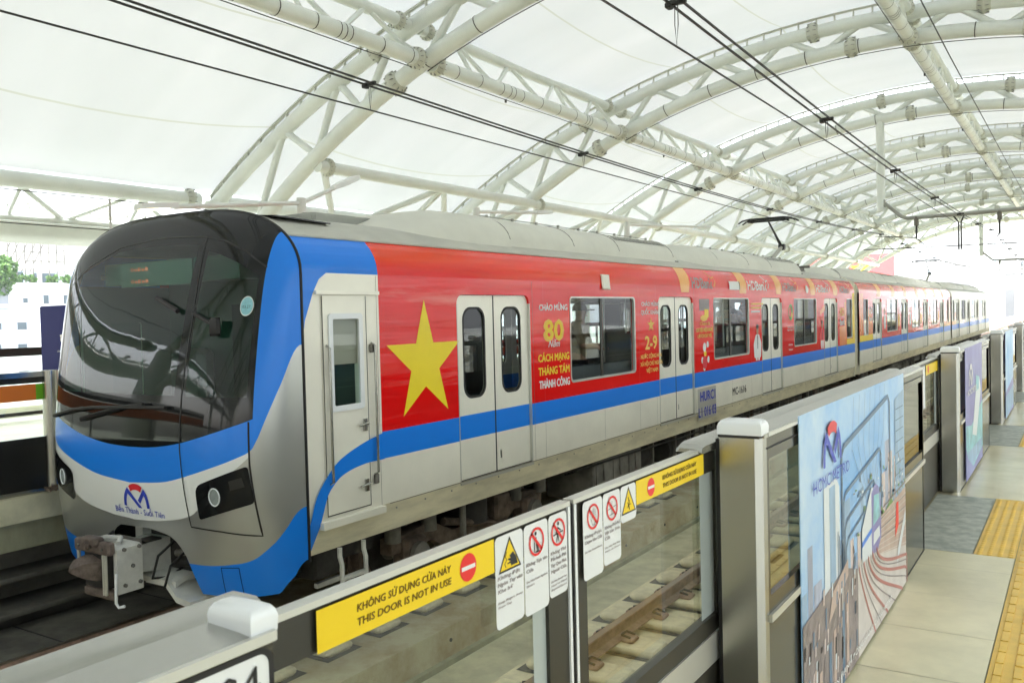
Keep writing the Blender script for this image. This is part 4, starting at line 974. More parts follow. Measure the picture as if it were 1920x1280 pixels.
# tactile paving
b = MB(); 
y = -9.9
quad_z(b, 4.655, 4.950, -10, 70, .0305, 'tactile')
while y < 45:
    near = y < 12
    for k in range(4 if near else 1):
        x = 4.69+.074*k if near else 4.70
        for yy in ((y+.01, y+.145), (y+.155, y+.285)) if near else ((y+.01, y+.285),):
            b.rbox(x-.017 if near else 4.68, x+.017 if near else 4.92, yy[0], yy[1], .030, .0355, 'tactile', .004)
    y += .2925
for a, c in OPEN[:5]:
    quad_z(b, 4.425, 4.652, a+.03, c-.12, .0305, 'tactile')
    yy = a+.05; nstep = 0
    while yy < c-.14:
        for k in range(4 if a < 5 else 0): b.path([(4.455+k*.056, yy, .030), (4.455+k*.056, yy, .035)], [.017, .011], 'tactile', 8)
        yy += .056
struct(b, 'tactile_paving', angle=20)
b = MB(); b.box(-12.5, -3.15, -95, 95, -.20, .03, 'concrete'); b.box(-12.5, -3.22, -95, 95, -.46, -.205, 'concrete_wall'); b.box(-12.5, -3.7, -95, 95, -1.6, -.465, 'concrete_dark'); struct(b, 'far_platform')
b = MB(); quad_z(b, -10.4, -3.35, -95, 95, .034, 'tile'); struct(b, 'far_platform_floor')
b = MB()
for z, x in ((-.72, -3.3), (-1.0, -3.15)): b.rbox(-3.69, x, -95, 95, z-.05, z, 'concrete_dark', .01)
o = b.build('cable_shelf'); tag(o, 'two dark cable shelves along the wall under the far platform edge', 'cable shelf')

# ================================================================== PLATFORM SCREEN DOORS
XF = 4.153; ZT = 1.19
def cabinet(y0, y1, label, col_at_start=True):
    T = empty('screen_door_cabinet', (4.05, (y0+y1)/2, .03), label, 'screen cabinet', 'fixed cabinets of the platform screen doors')
    ya = y0+.06
    b = MB(); b.plate(rrect(ya, y1, .60, ZT-.012, .004, 1), [rrect(ya+.02, y1-.06, .665, 1.105, .01, 2)], XP(XF), 'panel_olive', .02)
    b.box(XF-.002, XF+.003, ya, y1, 1.138, 1.142, 'rubber'); b.build('window_surround', T)
    b = MB(); b.add([(XF-.01, ya, .64), (XF-.01, y1, .64), (XF-.01, y1, 1.13), (XF-.01, ya, 1.13)], [(0, 1, 2, 3)], 'cabinet_glass'); b.build('glass_pane', T)
    b = MB(); b.add([(3.90, ya, .30), (3.90, y1, .30), (3.90, y1, 1.12), (3.90, ya, 1.12)], [(0, 1, 2, 3)], 'psd_glass'); b.build('track_side_glass', T)
    b = MB(); b.box(XF-.015, XF+.010, ya, y1, .585, .61, 'alu'); b.build('rail_strip', T)
    b = MB(); b.plate([(ya, .045), (y1, .045), (y1, .583), (ya, .583)], [], XP(XF), 'panel_olive', .02); b.path([(XF, ya+.44, .515), (XF+.008, ya+.44, .515)], .022, 'alu', 16); b.build('lower_panel', T)
    b = MB(); b.box(3.86, 3.89, ya, y1, .03, .30, 'dark_frame'); b.box(3.88, XF, y1-.06, y1-.02, .03, 1.13, 'dark_frame'); b.box(3.86, XF-.03, ya, y1, .0, .04, 'dark_frame'); b.box(XF-.02, XF-.001, ya, y1, .02, .04, 'rubber'); b.build('frame', T)
    b = MB(); b.loft([[(3.92, y, zb), (4.005, y, zb), (4.005, y, 1.160+dz), (3.985, y, 1.172+dz), (3.935, y, 1.172+dz), (3.92, y, 1.155+dz)][::-1] for y, zb, dz in ((y0-.12, 1.142, -.018), (y0-.11, 1.138, -.004), (y0-.08, 1.138, 0), (y1+.12, 1.138, 0))], 'stainless'); b.build('track_side_header', T)
    b = MB(); n = 5
    b.loft([[(4.062, y, 1.150), (XF+.006, y, 1.177), (XF+.006, y, ZT), (XF-.02, y, ZT+.003), (4.075, y, 1.196), (4.062, y, 1.186)][::-1] for y in (y0+.02, y1)], 'stainless')
    b.box(XF-.0, XF+.008, ya, y1, 1.179, 1.191, 'alu'); b.build('top_cover', T)
    b = MB(); b.loft([[(x, y, z) for x, y in [(XF, y0+.02), (XF, y0+.06), (4.02, y0+.06), (4.02, y0), (XF-.02, y0)]] for z in (.03, 1.178)], 'stainless'); b.box(4.004, 4.019, y0+.01, y0+.06, .03, 1.17, 'rubber'); col = b.build('end_column', T, angle=20)
    b = MB(); b.box(4.017, XF-.004, y0-.004, y0+.05, 1.178, 1.187, 'rubber')
    b.loft([[(4.015+dx, y0-.006+dy, 1.187), (XF+.004-dx, y0-.006+dy, 1.187), (XF+.004-dx, y0+.07, 1.187), (4.015+dx, y0+.07, 1.187)] if q == 0 else [(4.015+dx, y0-.006+dy, z), (XF+.004-dx, y0-.006+dy, z), (XF+.004-dx, y0+.075-dy, z), (4.015+dx, y0+.075-dy, z)] for q, dx, dy, z in ((0, 0, 0, 1.187), (1, 0, 0, 1.212), (1, .003, .003, 1.222), (1, .009, .010, 1.231), (1, .02, .022, 1.236))], 'cap_white')
    b.build('column_cap', col, angle=60)
    return T
labs = {0: 'nearest screen cabinet at the bottom left corner, with the numbered plate', 1: 'long screen cabinet with steel column carrying the big city railway poster'}
for i, (a, c) in enumerate(CABS):
    T = cabinet(a, c, labs.get(i, '%s glazed screen cabinet with steel end column, counted along the platform edge' % ORD[i]))
    if i == 0:
        b = MB(); x = XF+.006; a_ = -6.705
        b.plate(rrect(-7.35, -6.706, .60, 1.176, .02), [rrect(-7.34, -6.713, .61, 1.169, .016)], XP(x+.001), 'rubber'); b.plate(rrect(-7.34, -6.713, .61, 1.169, .016), [], XP(x), 'sign_white')
        text(b, '2 04', -6.838, -6.728, 1.118, .040, XP(x+.002), 'black_ink'); b.build('number_plate', T)
        # column with cap at the far end of the nearest cabinet
        b = MB(); b.loft([[(x_, y_, z) for x_, y_ in [(XF-.012, c-.002), (XF-.012, c+.008), (4.02, c+.008), (4.02, c-.03), (XF-.012, c-.03)]] for z in (.03, 1.155)], 'stainless'); col = b.build('end_column', T, angle=50)
        b = MB(); b.loft([[(4.075+d_, c-.035+d_, z), (XF+.002-d_, c-.035+d_, z), (XF+.002-d_, c+.008-d_, z), (4.075+d_, c+.008-d_, z)] for d_, z in ((.001, 1.188), (0, 1.206), (.002, 1.214), (.006, 1.220), (.013, 1.224), (.02, 1.225))], 'cap_white'); b.build('column_cap', col, angle=60)
WT = [o for o in bpy.data.objects if o.get('label') == labs[0]][0]; WT.location.z += .014
XL = 3.99
def sign_no_use(b, u0, u1, z0, z1, x):
    P_ = XP(x); b.plate([(u0, z0), (u1, z0), (u1, z1), (u0, z1)], [], P_, 'sign_yellow'); return P_
def pictogram(kind, u0, u1, z0, z1, par, vn, en):
    """white rounded notice with symbol on top and text under it"""
    b = MB(); P0, P1, P2, P3 = XP(XL+.0075), XP(XL+.0083), XP(XL+.0088), XP(XL+.0093)
    W = u1-u0; H = z1-z0; b.plate(rrect(u0+.0015, u1-.0015, z0, z1, .012), [], P0, 'sign_white')
    cu, cz = (u0+u1)/2, z1-.042 if H > .12 else z1-.040; r = .031
    if kind in ('hand_warn', 'shock_warn'):
        b.plate([(cu-.043, cz-.034), (cu+.043, cz-.034), (cu, cz+.036)], [(cu-.034, cz-.029), (cu+.034, cz-.029), (cu, cz+.027)] and [[(cu-.036, cz-.030), (cu+.036, cz-.030), (cu, cz+.028)]], P1, 'black_ink')
        b.plate([(cu-.036, cz-.030), (cu+.036, cz-.030), (cu, cz+.028)], [], P1, 'sign_yellow')
        if kind == 'hand_warn':
            b.plate([(cu-.002, cz-.004), (cu+.012, cz+.002), (cu+.024, cz-.012), (cu+.029, cz-.026), (cu+.004, cz-.026), (cu+.001, cz-.020), (cu-.010, cz-.021), (cu-.010, cz-.018), (cu+.002, cz-.016), (cu-.008, cz-.012), (cu-.008, cz-.009), (cu+.003, cz-.010)], [], P2, 'black_ink')
            ribbon(b, [(cu-.012, cz+.006), (cu-.018, cz-.004), (cu-.012, cz-.010), (cu-.020, cz-.018), (cu-.016, cz-.026)], .002, 'black_ink', P2, 0, 1)
        else:
            for k in range(5): a_ = k*1.25; ribbon(b, [(cu, cz-.012), (cu+.013*math.cos(a_), cz-.012+.013*math.sin(a_))], .002, 'black_ink', P2, 0, 1)
            ribbon(b, [(cu-.004, cz+.008), (cu+.003, cz-.008), (cu-.003, cz-.012), (cu+.004, cz-.026)], .003, 'black_ink', P2, 0, 1)
    else:
        b.plate(circle(cu, cz, r, 28), [circle(cu, cz, r-.0055, 28)], P3, 'sign_red')
        d_ = r*.70; b.plate([(cu-d_-.002, cz+d_-.003), (cu-d_+.003, cz+d_+.002), (cu+d_+.002, cz-d_+.003), (cu+d_-.003, cz-d_-.002)], [], P3, 'sign_red')
        if kind == 'lean': pts = [[(cu-.004, cz+.004), (cu+.008, cz-.020)], [(cu-.002, cz+.010), (cu+.000, cz-.004), (cu+.002, cz-.023)], [(cu-.006, cz-.022), (cu+.012, cz-.022)], [(cu-.008, cz+.0), (cu-.009, cz-.022)]]; hd = (cu-.003, cz+.018)
        elif kind == 'reach': pts = [[(cu-.001, cz+.012), (cu-.002, cz-.004), (cu-.008, cz-.022)], [(cu-.002, cz-.004), (cu+.003, cz-.022)], [(cu-.001, cz+.010), (cu+.012, cz+.002)], [(cu-.001, cz+.010), (cu-.010, cz+.0)], [(cu-.022, cz-.004), (cu+.022, cz-.001)]]; hd = (cu+.001, cz+.019)
        elif kind == 'touch': pts = [[(cu-.012, cz-.004), (cu-.004, cz-.020), (cu+.008, cz-.020), (cu+.012, cz+.0), (cu+.010, cz+.016)], [(cu+.005, cz-.002), (cu+.005, cz+.020)], [(cu+.0, cz-.002), (cu+.0, cz+.019)], [(cu-.005, cz-.004), (cu-.005, cz+.014)]]; hd = None
        else: pts = [[(cu-.024, cz-.001), (cu+.024, cz+.004)], [(cu, cz+.018), (cu-.003, cz-.018)], [(cu-.014, cz-.016), (cu+.016, cz-.013)]]; hd = None
        for q in pts: ribbon(b, q, .0032 if kind in ('lean', 'reach') else .0014, 'black_ink', P2, 0, 1)
        if hd: b.plate(circle(hd[0], hd[1], .0042, 10), [], P2, 'black_ink')
    zz = cz-.046; m = .008
    for s_ in vn: text(b, s_, u0+m, min(u1-m, u0+m+.0093*len(s_)), zz, .0075, P1, 'brown_ink' if False else 'grey_ink', .0, shear=.15, bold=.0004); zz -= .0135
    zz -= .008
    for s_ in en: text(b, s_, u0+m, min(u1-m, u0+m+.0062*len(s_)), zz, .0045, P1, 'grey_ink', .0, shear=.15, bold=.0002); zz -= .009
    b.build('notice', par)
def leaf(y0, y1, label, meet, signs=0):
    """meet: which end meets the other leaf ('far' or 'near')"""
    T = empty('sliding_screen_door', (XL, (y0+y1)/2, .03), label, 'screen door', 'sliding leaves of the platform screen doors')
    b = MB(); F_ = XP(XL)
    g0, g1 = (y0+.10, y1-.10) if meet == 'far' else (y0+.065, y1-.095)
    b.plate([(y0, .04), (y1, .04), (y1, 1.137), (y0, 1.137)], [[(g0, .60), (g1, .60), (g1, 1.066), (g0, 1.066)]], F_, 'dark_frame', .03)
    b.build('leaf_frame', T)
    b = MB(); b.box(XL-.024, XL+.004, y0, y1, 1.138, 1.149, 'alu'); b.build('top_rail', T)
    for u in ((y1-.012, y1-.002) if meet == 'far' else (y0+.002, y0+.012),):
        b = MB(); b.box(XL-.03, XL+.005, u[0], u[1], .05, 1.137, 'cap_white'); u2 = (y1-.002, y1+.006) if meet == 'far' else (y0-.006, y0+.002); b.box(XL-.028, XL+.003, u2[0], u2[1], .05, 1.14, 'rubber'); b.build('edge_strip', T)
    b = MB(); b.add([(XL-.012, y0+.02, .56), (XL-.012, y1-.02, .56), (XL-.012, y1-.02, 1.12), (XL-.012, y0+.02, 1.12)], [(0, 1, 2, 3)], 'psd_glass'); b.build('glass_pane', T)
    b = MB(); b.box(XL, XL+.006, y0+.004, y1-.004, .452, .545, 'alu'); b.build('kick_rail', T)
    u0 = g0 if meet == 'far' else g1
    b = MB()
    a_, c_ = (g1-.055, g1+.001) if meet == 'far' else (g1-.115, g1+.001)
    b.add([(XL-.009, a_, .602), (XL-.009, c_, .602), (XL-.009, c_, 1.066), (XL-.009, a_, 1.066)], [(0, 1, 2, 3)], 'frost'); b.build('frosted_strip', T)
    if signs == 1:
        ya_, yb_ = -6.475, -5.985; b = MB(); P_ = sign_no_use(b, ya_, yb_, 1.066, 1.134, XL+.007); P2 = XP(XL+.0078)
        text(b, 'KHÔNG SỬ DỤNG CỬA NÀY', -6.385, -6.13, 1.106, .0125, P2, 'brown_ink', shear=.1, bold=.0004); text(b, 'THIS DOOR IS NOT IN USE', -6.385, -6.13, 1.083, .0125, P2, 'brown_ink', shear=.1, bold=.0004)
        b.plate(circle(-6.075, 1.100, .027, 28), [], P2, 'sign_red'); b.plate([(-6.097, 1.096), (-6.053, 1.096), (-6.053, 1.104), (-6.097, 1.104)], [], XP(XL+.0085), 'white_ink'); b.build('door_notice', T)
        pictogram('hand_warn', -5.984, -5.875, .945, 1.134, T, ('Không Đặt', 'Ngón Tay vào', 'Khe hở'), ('Keep Fingers Away', 'From Gap'))
        pictogram('lean', -5.875, -5.772, .940, 1.134, T, ('Không Tựa vào', 'Cửa'), ('Do Not Lean Against', 'Doors'))
        pictogram('reach', -5.772, -5.687, .950, 1.134, T, ('Không Thò', 'Đầu hoặc Đưa', 'Tay Qua Phía', 'Ngoài Cửa'), ('Do Not Stretch Out', 'Head or Hand', 'Beyond Doors'))
    if signs == 2:
        pictogram('touch', -5.612, -5.507, .945, 1.134, T, ('Không Được', 'Chạm Vào Cửa'), ('Do Not Touch Doors',))
        pictogram('ledge', -5.507, -5.407, .955, 1.134, T, ('Không Để Đồ', 'Vật Lên Trên', 'Cửa'), ('Do Not Put Any', 'Items on Doors'))
        pictogram('shock_warn', -5.407, -5.312, 1.040, 1.134, T, (), ())
        b = MB(); P_ = sign_no_use(b, -5.310, -4.812, 1.070, 1.134, XL+.007); P2 = XP(XL+.0078)
        b.plate(circle(-5.215, 1.102, .025, 28), [], P2, 'sign_red'); b.plate([(-5.236, 1.098), (-5.194, 1.098), (-5.194, 1.106), (-5.236, 1.106)], [], XP(XL+.0085), 'white_ink')
        text(b, 'KHÔNG SỬ DỤNG CỬA NÀY', -5.135, -4.875, 1.108, .0125, P2, 'brown_ink', shear=.1, bold=.0004); text(b, 'THIS DOOR IS NOT IN USE', -5.135, -4.875, 1.085, .0125, P2, 'brown_ink', shear=.1, bold=.0004); b.build('door_notice', T)
    if signs == 3:
        b = MB(); P_ = XP(XL+.007); b.plate(rrect(y0+.02, y0+.25, .80, 1.12, .01), [], P_, 'sign_white'); b.plate([(y0+.3, 1.04), (y1-.12, 1.04), (y1-.12, 1.12), (y0+.3, 1.12)], [], P_, 'sign_yellow'); b.plate(circle(y0+.42, 1.08, .03, 16), [], XP(XL+.008), 'sign_red'); b.build('door_notice', T)
glass_mat('p_haze', (.80, .84, .80), .62, rough=.3, boost=.06)
leaf(-6.68, -5.664, 'near sliding glass door leaf with yellow not in use notice and three white pictogram notices', 'far', 1)
leaf(-5.648, -4.60, 'glass door leaf left of the steel column, with two prohibition notices and a yellow sign', 'near', 2)
for i, (a, c) in enumerate(OPEN[:7]):
    m_ = (a+c)/2; leaf(a-.1, m_-.008, 'near leaf of the %s closed screen door beyond the big poster' % ORD[i], 'far'); leaf(m_+.008, c+.1, 'far leaf of the %s closed screen door beyond the big poster' % ORD[i], 'near', 3 if i == 0 else 0)
# posters
T = empty('banner_poster', (XF+.02, -3.25, .05), 'large poster of a metro train curving through a city skyline, on the near cabinet', 'poster', 'posters on the screen cabinets')
PX = XF+.012; p0, p1, q0, q1 = -4.33, -2.17, .045, 1.205
def PU(a, c):
    a = min(1, max(0, a)); c = min(1, max(0, c)); return (p0+(p1-p0)*a, q0+(q1-q0)*c)
def pr(b, pts, m, k): b.plate([PU(*p) for p in pts], [], XP(PX+.0004*k), m)
b = MB(); b.plate([(p0, q0), (p1, q0), (p1, q1), (p0, q1)], [], XP(PX), 'p_sky', .004)
rnd = random.Random(4)
for k in range(26):      # skyline
    a = k/26*1.0; h = .34+.10*math.sin(k*1.7)+rnd.uniform(-.04, .09)+(.20 if k > 16 else 0); w_ = rnd.uniform(.03, .055)
    pr(b, [(a, .30), (min(1, a+w_), .30), (min(1, a+w_), h+.12), (a, h+.12)], rnd.choice(['p_bldg', 'p_bldg2', 'p_bldg3']), 1+k % 3)
pr(b, [(.15, .36), (.27, .36), (.27, .70), (.245, .74), (.15, .73)], 'p_train', 5); pr(b, [(.19, .36), (.235, .36), (.235, .72), (.19, .72)], 'p_bldg2', 6)
pr(b, [(.86, .40), (.99, .40), (.99, .93), (.86, .90)], 'p_bldg2', 5)
for k in range(9): pr(b, [(.87, .45+k*.05), (.98, .45+k*.05), (.98, .455+k*.05), (.87, .455+k*.05)], 'p_steel', 6)
for k in range(30): a = rnd.uniform(.4, .95); c = rnd.uniform(.40, .62); pr(b, [(a, c), (a+.02, c), (a+.02, c+.012), (a, c+.012)], rnd.choice(['p_steel', 'p_train']), 7)
pr(b, [(.60, .38), (.66, .50), (.72, .44), (.80, .48), (.86, .40), (.86, .34), (.60, .34)], 'p_green', 7)
pr(b, [(.0, .0), (.42, .0), (.42, .34), (.30, .40), (.0, .36)], 'p_brown', 8); pr(b, [(.30, .0), (1, .0), (1, .36), (.62, .44), (.42, .34)], 'p_deck', 7.5)
pr(b, [(.62, .30), (1, .18), (1, .46), (.62, .44)], 'p_wall', 9); 
for k in range(4): pr(b, [(.62, .36+k*.035), (1, .30+k*.06), (1, .31+k*.06), (.62, .365+k*.035)], 'p_brown', 10)
for k in range(9):
    pts = [PU(.43+k*.022+(.06+.062*k)*math.sin(t_*1.5)*(.5+.11*k)*t_+.13*t_, .34-.34*t_**.9) for t_ in [j/14 for j in range(15)]]
    b.plate(thick(pts, .016 if k % 2 == 0 else .006), [], XP(PX+.0045+.0003*k), 'p_red' if k % 2 == 0 else 'p_brown')
for k in range(70):
    a = rnd.uniform(.38, .99); c = rnd.uniform(.40, .66); h_ = rnd.uniform(.004, .03); pr(b, [(a, c), (a+rnd.uniform(.004, .02), c), (a+.006, c+h_), (a, c+h_)], rnd.choice(['p_steel', 'p_train', 'p_bldg3', 'p_brown', 'p_bldg2', 'p_green']), 7+k*.02)
for k in range(60):
    a = rnd.uniform(.0, .40); c = rnd.uniform(.0, .36); h_ = rnd.uniform(.01, .08); pr(b, [(a, c), (a+.008, c), (a+.012, c+h_), (a+.002, c+h_)], rnd.choice(['p_steel', 'p_train', 'p_bldg3', 'p_deck', 'p_wall', 'under_black']), 12+k*.02)
for k in range(8): pr(b, [(.62, .30-.0*k+.018*k), (1, .19+.034*k), (1, .194+.034*k), (.62, .303+.018*k)], 'p_deck', 10.5+k*.02)
for k in range(9): x_ = .03+.035*k; pr(b, [(x_, 0), (x_+.02, 0), (x_+.02, .10+.026*k), (x_, .10+.026*k)], ['p_brown', 'p_steel', 'p_wall'][k % 3], 11)
pr(b, [(.17, .27), (.33, .36), (.33, .42), (.20, .36)], 'p_wall', 12)
pr(b, [(.46, .34), (.46, .47), (.56, .60), (.64, .58), (.665, .50), (.665, .36), (.56, .33)], 'p_train', 12); pr(b, [(.56, .33), (.56, .575), (.60, .605), (.64, .58), (.665, .50), (.665, .36), (.62, .32)], 'p_purple', 13); pr(b, [(.575, .44), (.585, .56), (.645, .55), (.65, .45)], 'p_teal', 14); pr(b, [(.575, .36), (.65, .37), (.645, .415), (.58, .41)], 'p_train', 14); pr(b, [(.46, .40), (.56, .42), (.56, .44), (.46, .42)], 'blue', 14)
pr(b, [(.86, .14), (.99, .30), (.99, .36), (.88, .22)], 'p_train', 13.5); pr(b, [(.84, .28), (.89, .32), (.89, .43), (.86, .43)], 'sign_red', 13)
def gantry(x0, x1, z0, zl, zr, wd, k):
    pl = thick([PU(x0, z0), PU(x0, zl-.03), PU(x0+.02, zl), PU(x1-.02, zr), PU(x1, zr-.03), PU(x1, z0+.12)], wd); b.plate(pl, [], XP(PX+.0004*k), 'p_steel')
gantry(.29, .79, .36, .83, .93, .022, 9); gantry(.30, .68, .36, .66, .73, .018, 9); gantry(.31, .61, .36, .56, .62, .015, 10); gantry(.32, .56, .37, .49, .54, .012, 10)
for k in range(7): a = .40+.055*k; pl = thick([PU(a, .99), PU(a-.02, .8), PU(.54+.006*k, .52)], .004); b.plate(pl, [], XP(PX+.0036), 'p_steel')
for k in range(6): x_ = .25+.012*k; pr(b, [(x_, .36), (x_+.004, .36), (x_+.004, .55-.02*k), (x_, .55-.02*k)], 'p_steel', 9)
print_ = b.build('printed_picture', T, flat=True)
b = MB(); metro_logo(b, *PU(.21, .800), .30, .165, XP(PX+.008)); text(b, 'HCMC METRO', *(PU(.07, 0)[0], PU(.345, 0)[0]), PU(0, .735)[1], .048, XP(PX+.008), 'logo_blue', bold=0)
nb('poster_title', T)
text(b, 'HOA SEN HÂN HẠNH ĐỒNG HÀNH CÙNG METRO', PU(.02, 0)[0], PU(.78, 0)[0], PU(0, .035)[1], .022, XP(PX+.008), 'white_ink', bold=.001); b.build('poster_lettering', T)
T = empty('banner_poster', (XF+.02, 1.7, .05), 'purple and teal poster with white metro emblem on the next cabinet', 'poster', 'posters on the screen cabinets')
p0, p1, q0, q1 = .95, 2.45, .06, 1.2; b = MB(); b.plate([(p0, q0), (p1, q0), (p1, q1), (p0, q1)], [], XP(PX), 'p_purple', .004)
for kk, (pts, m) in enumerate((([(.0, .0), (1, .1), (1, .5), (.6, .42), (.3, .38), (0, .42)], 'p_teal'), ([(.35, .3), (.6, .25), (.9, .6), (.8, .72), (.6, .66)], 'p_train'), ([(.1, .05), (.9, .1), (.95, .18), (.1, .2)], 'p_bldg2'), ([(0, 0), (.5, 0), (.1, .15), (0, .25)], 'p_purple'), ([(.55, .62), (.75, .62), (.78, .72), (.6, .75)], 'p_teal'))): pr(b, pts, m, 3+kk)
metro_logo(b, *PU(.28, .70), .34, .19, XP(PX+.004), blue='white_ink', red='white_ink'); text(b, 'HCMC METRO', PU(.10, 0)[0], PU(.62, 0)[0], PU(0, .63)[1], .05, XP(PX+.004), 'white_ink', bold=.003); b.build('printed_picture', T, flat=True)
for i, (ya_, yb_) in enumerate(((5.75, 7.3), (10.8, 12.2))):
    T = empty('banner_poster', (XF+.02, (ya_+yb_)/2, .05), '%s blue poster far along the platform screen cabinets' % ['nearer', 'farther'][i], 'poster', 'posters on the screen cabinets')
    p0, p1 = ya_, yb_; b = MB(); b.plate([(p0, q0), (p1, q0), (p1, q1), (p0, q1)], [], XP(PX), 'p_purple', .004); pr(b, [(0, .3), (1, .4), (1, 1), (0, 1)], 'p_sky', 2); pr(b, [(0, 0), (1, .05), (1, .3), (0, .25)], 'p_bldg2', 3); b.build('printed_picture', T, flat=True)

# far side screen doors, seen from the track
def far_cab(y0, y1, label):
    T = empty('screen_door_cabinet', (-3.3, (y0+y1)/2, .03), label, 'screen cabinet', 'screen cabinets of the far platform'); x = -3.25
    b = MB(); b.box(x-.03, x, y0, y1, 1.06, 1.115, 'dark_frame'); b.box(x-.06, x+.012, y0, y1, 1.115, 1.165, 'stainless'); b.box(x-.03, x, y0, y1, .03, .07, 'dark_frame'); b.build('frame', T)
    b = MB(); b.add([(x-.01, y0, .55), (x-.01, y1, .55), (x-.01, y1, 1.06), (x-.01, y0, 1.06)], [(0, 1, 2, 3)], 'psd_glass'); b.build('glass_pane', T)
    b = MB(); b.box(x-.02, x-.004, y0, y1-.12, .90, 1.05, 'strip_orange'); b.box(x-.02, x-.004, y1-.12, y1+.09, .90, 1.05, 'strip_green'); b.build('colour_strip', T)
    b = MB(); b.box(x-.03, x+.002, y0, y1, .07, .55, 'door_black'); b.box(x, x+.02, y0, y1, .02, .07, 'stainless'); b.build('lower_panel', T)
    b = MB(); b.path([(x, y1+.02, .03), (x, y1+.02, 1.17)], .075, 'stainless', 20); b.build('end_column', T)
for i, (a, c) in enumerate([(-6.3, -2.80), (-.6, 2.6), (4.4, 7.6), (9.4, 12.6)]): far_cab(a, c, ['screen cabinet left of the train nose with an orange and green strip', 'far side screen cabinet hidden behind the first car', 'second screen cabinet behind the first car', 'third screen cabinet behind the first car'][i])
T = empty('rope_bundle', (-3.12, -2.83, .03), 'small tangle of rope on the concrete edge at the foot of the far column', 'rope'); b = MB()
b.path([(-3.14+.05*math.cos(k*1.9), -2.86+.07*math.sin(k*1.3), .05+.015*(k % 3)) for k in range(14)], .009, 'under_brown', 5); b.build('rope', T)

# ================================================================== ROOF
AC, RL, ZL, RU, ZU = .6, 21., 8.63, 26., 9.26
zl = lambda x: ZL-RL+math.sqrt(RL*RL-(x-AC)**2)
zu = lambda x: ZU-RU+math.sqrt(RU*RU-(x-AC)**2)
ARCH = [-62, -52, -42, -32, -22, -12, -2, 8, 18, 28, 38, 48, 58, 68, 78]
def flange(b, p, d_, r, n=18, ln=.16):
    p = Vector(p); d_ = Vector(d_).normalized(); b.path([p-d_*ln, p-d_*ln*.9, p-d_*.03, p+d_*.03, p+d_*ln*.9, p+d_*ln], [r*1.02, r*1.05, r*1.5, r*1.5, r*1.05, r*1.02], 'steel_flange', n)
    u = d_.cross(Vector((0, 0, 1)) if abs(d_.z) < .9 else Vector((1, 0, 0))).normalized(); v = d_.cross(u)
    for k in range(12):
        a = 2*math.pi*k/12; e = u*math.cos(a)+v*math.sin(a); t = d_.cross(e)
        b.obox(p+e*r*1.22, d_*ln*.75, t*.006, e*r*.24, 'roof_grey_dark')
def make_arch(y):
    T = empty('roof_arch', (AC, y, ZL), 'x', 'roof arch', 'tubular steel arches of the station roof')
    XS = [-14.1+28.6*k/44 for k in range(45)]
    b = MB(); b.path([(x, y, zu(x)) for x in XS], .185, 'white_steel', 14)
    for x in (-1.2, 3.0, -8.4, 10.5): flange(b, (x, y, zu(x)), (1, 0, -(x-AC)/RU), .185)
    b.build('upper_chord', T, angle=45)
    b = MB(); b.path([(x, y, zl(x)) for x in [-13.9+28.2*k/44 for k in range(45)]], .185, 'white_steel', 14)
    for x in (-.2, 4.0, -7.9, 9.6): flange(b, (x, y, zl(x)), (1, 0, -(x-AC)/RL), .185)
    for k in range(9): x = -7+k*1.4; b.path([(x-.012, y, zl(x)), (x+.012, y, zl(x+.024))], .193, 'dark_band', 14, caps=False)
    b.path([(x, y+.03, zl(x)-.235) for x in [-7+k*.7 for k in range(18)]], .012, 'dark_band', 5)
    b.build('lower_chord', T, angle=45)
    nodes = [-12.6, -10.4, -8.9, -7.0, -5.0, -3.0, -1.0, 1.27, 3.4, 5.4, 7.4, 9.4, 11.4, 13.4]
    for i in range(len(nodes)-1):
        a, c = nodes[i], nodes[i+1]; m = (a+c)/2
        for p, q, r_ in (((a, y, zl(a)), (m, y, zu(m)), .09), ((m, y, zu(m)), (c, y, zl(c)), .09)):
            b = MB(); b.tube(p, q, r_, 'white_steel', 10); b.build('brace', T, angle=45)
    b = MB(); XR = [-14.3+29.3*k/60 for k in range(61)]
    b.loft([[(x, y-.05, zu(x)+.34), (x, y+.05, zu(x)+.34), (x, y+.05, zu(x)+.38), (x, y-.05, zu(x)+.38)] for x in XR], 'steel_flange')
    for x in XR[::1]: b.box(x-.018, x+.018, y-.03, y+.03, zu(x)+.15, zu(x)+.35, 'steel_flange')
    b.build('membrane_rail', T, angle=20)
    for s_ in (-1, 1):
        x = -14.1 if s_ < 0 else 14.5; b = MB(); b.path([(x, y, -1.0 if s_ > 0 else .03), (x, y, 3.2), (x, y, zu(x)+.05)], [.42, .42, .30], 'white_steel', 16); b.build('pier', T)
    return T
A0 = make_arch(ARCH[0])
for i, y in enumerate(ARCH):
    vis = 'third from the near end' if i == 7 else ''
    lab = '%s white tubular roof arch, counting the arches in view away from the camera' % ORD[i-7] if i > 6 else '%s white tubular roof arch behind the viewpoint' % ORD[i]
    if i == 0: A0['label'] = lab; A = A0
    else: A = copy_tree(A0, (0, y-ARCH[0], 0), label=lab)
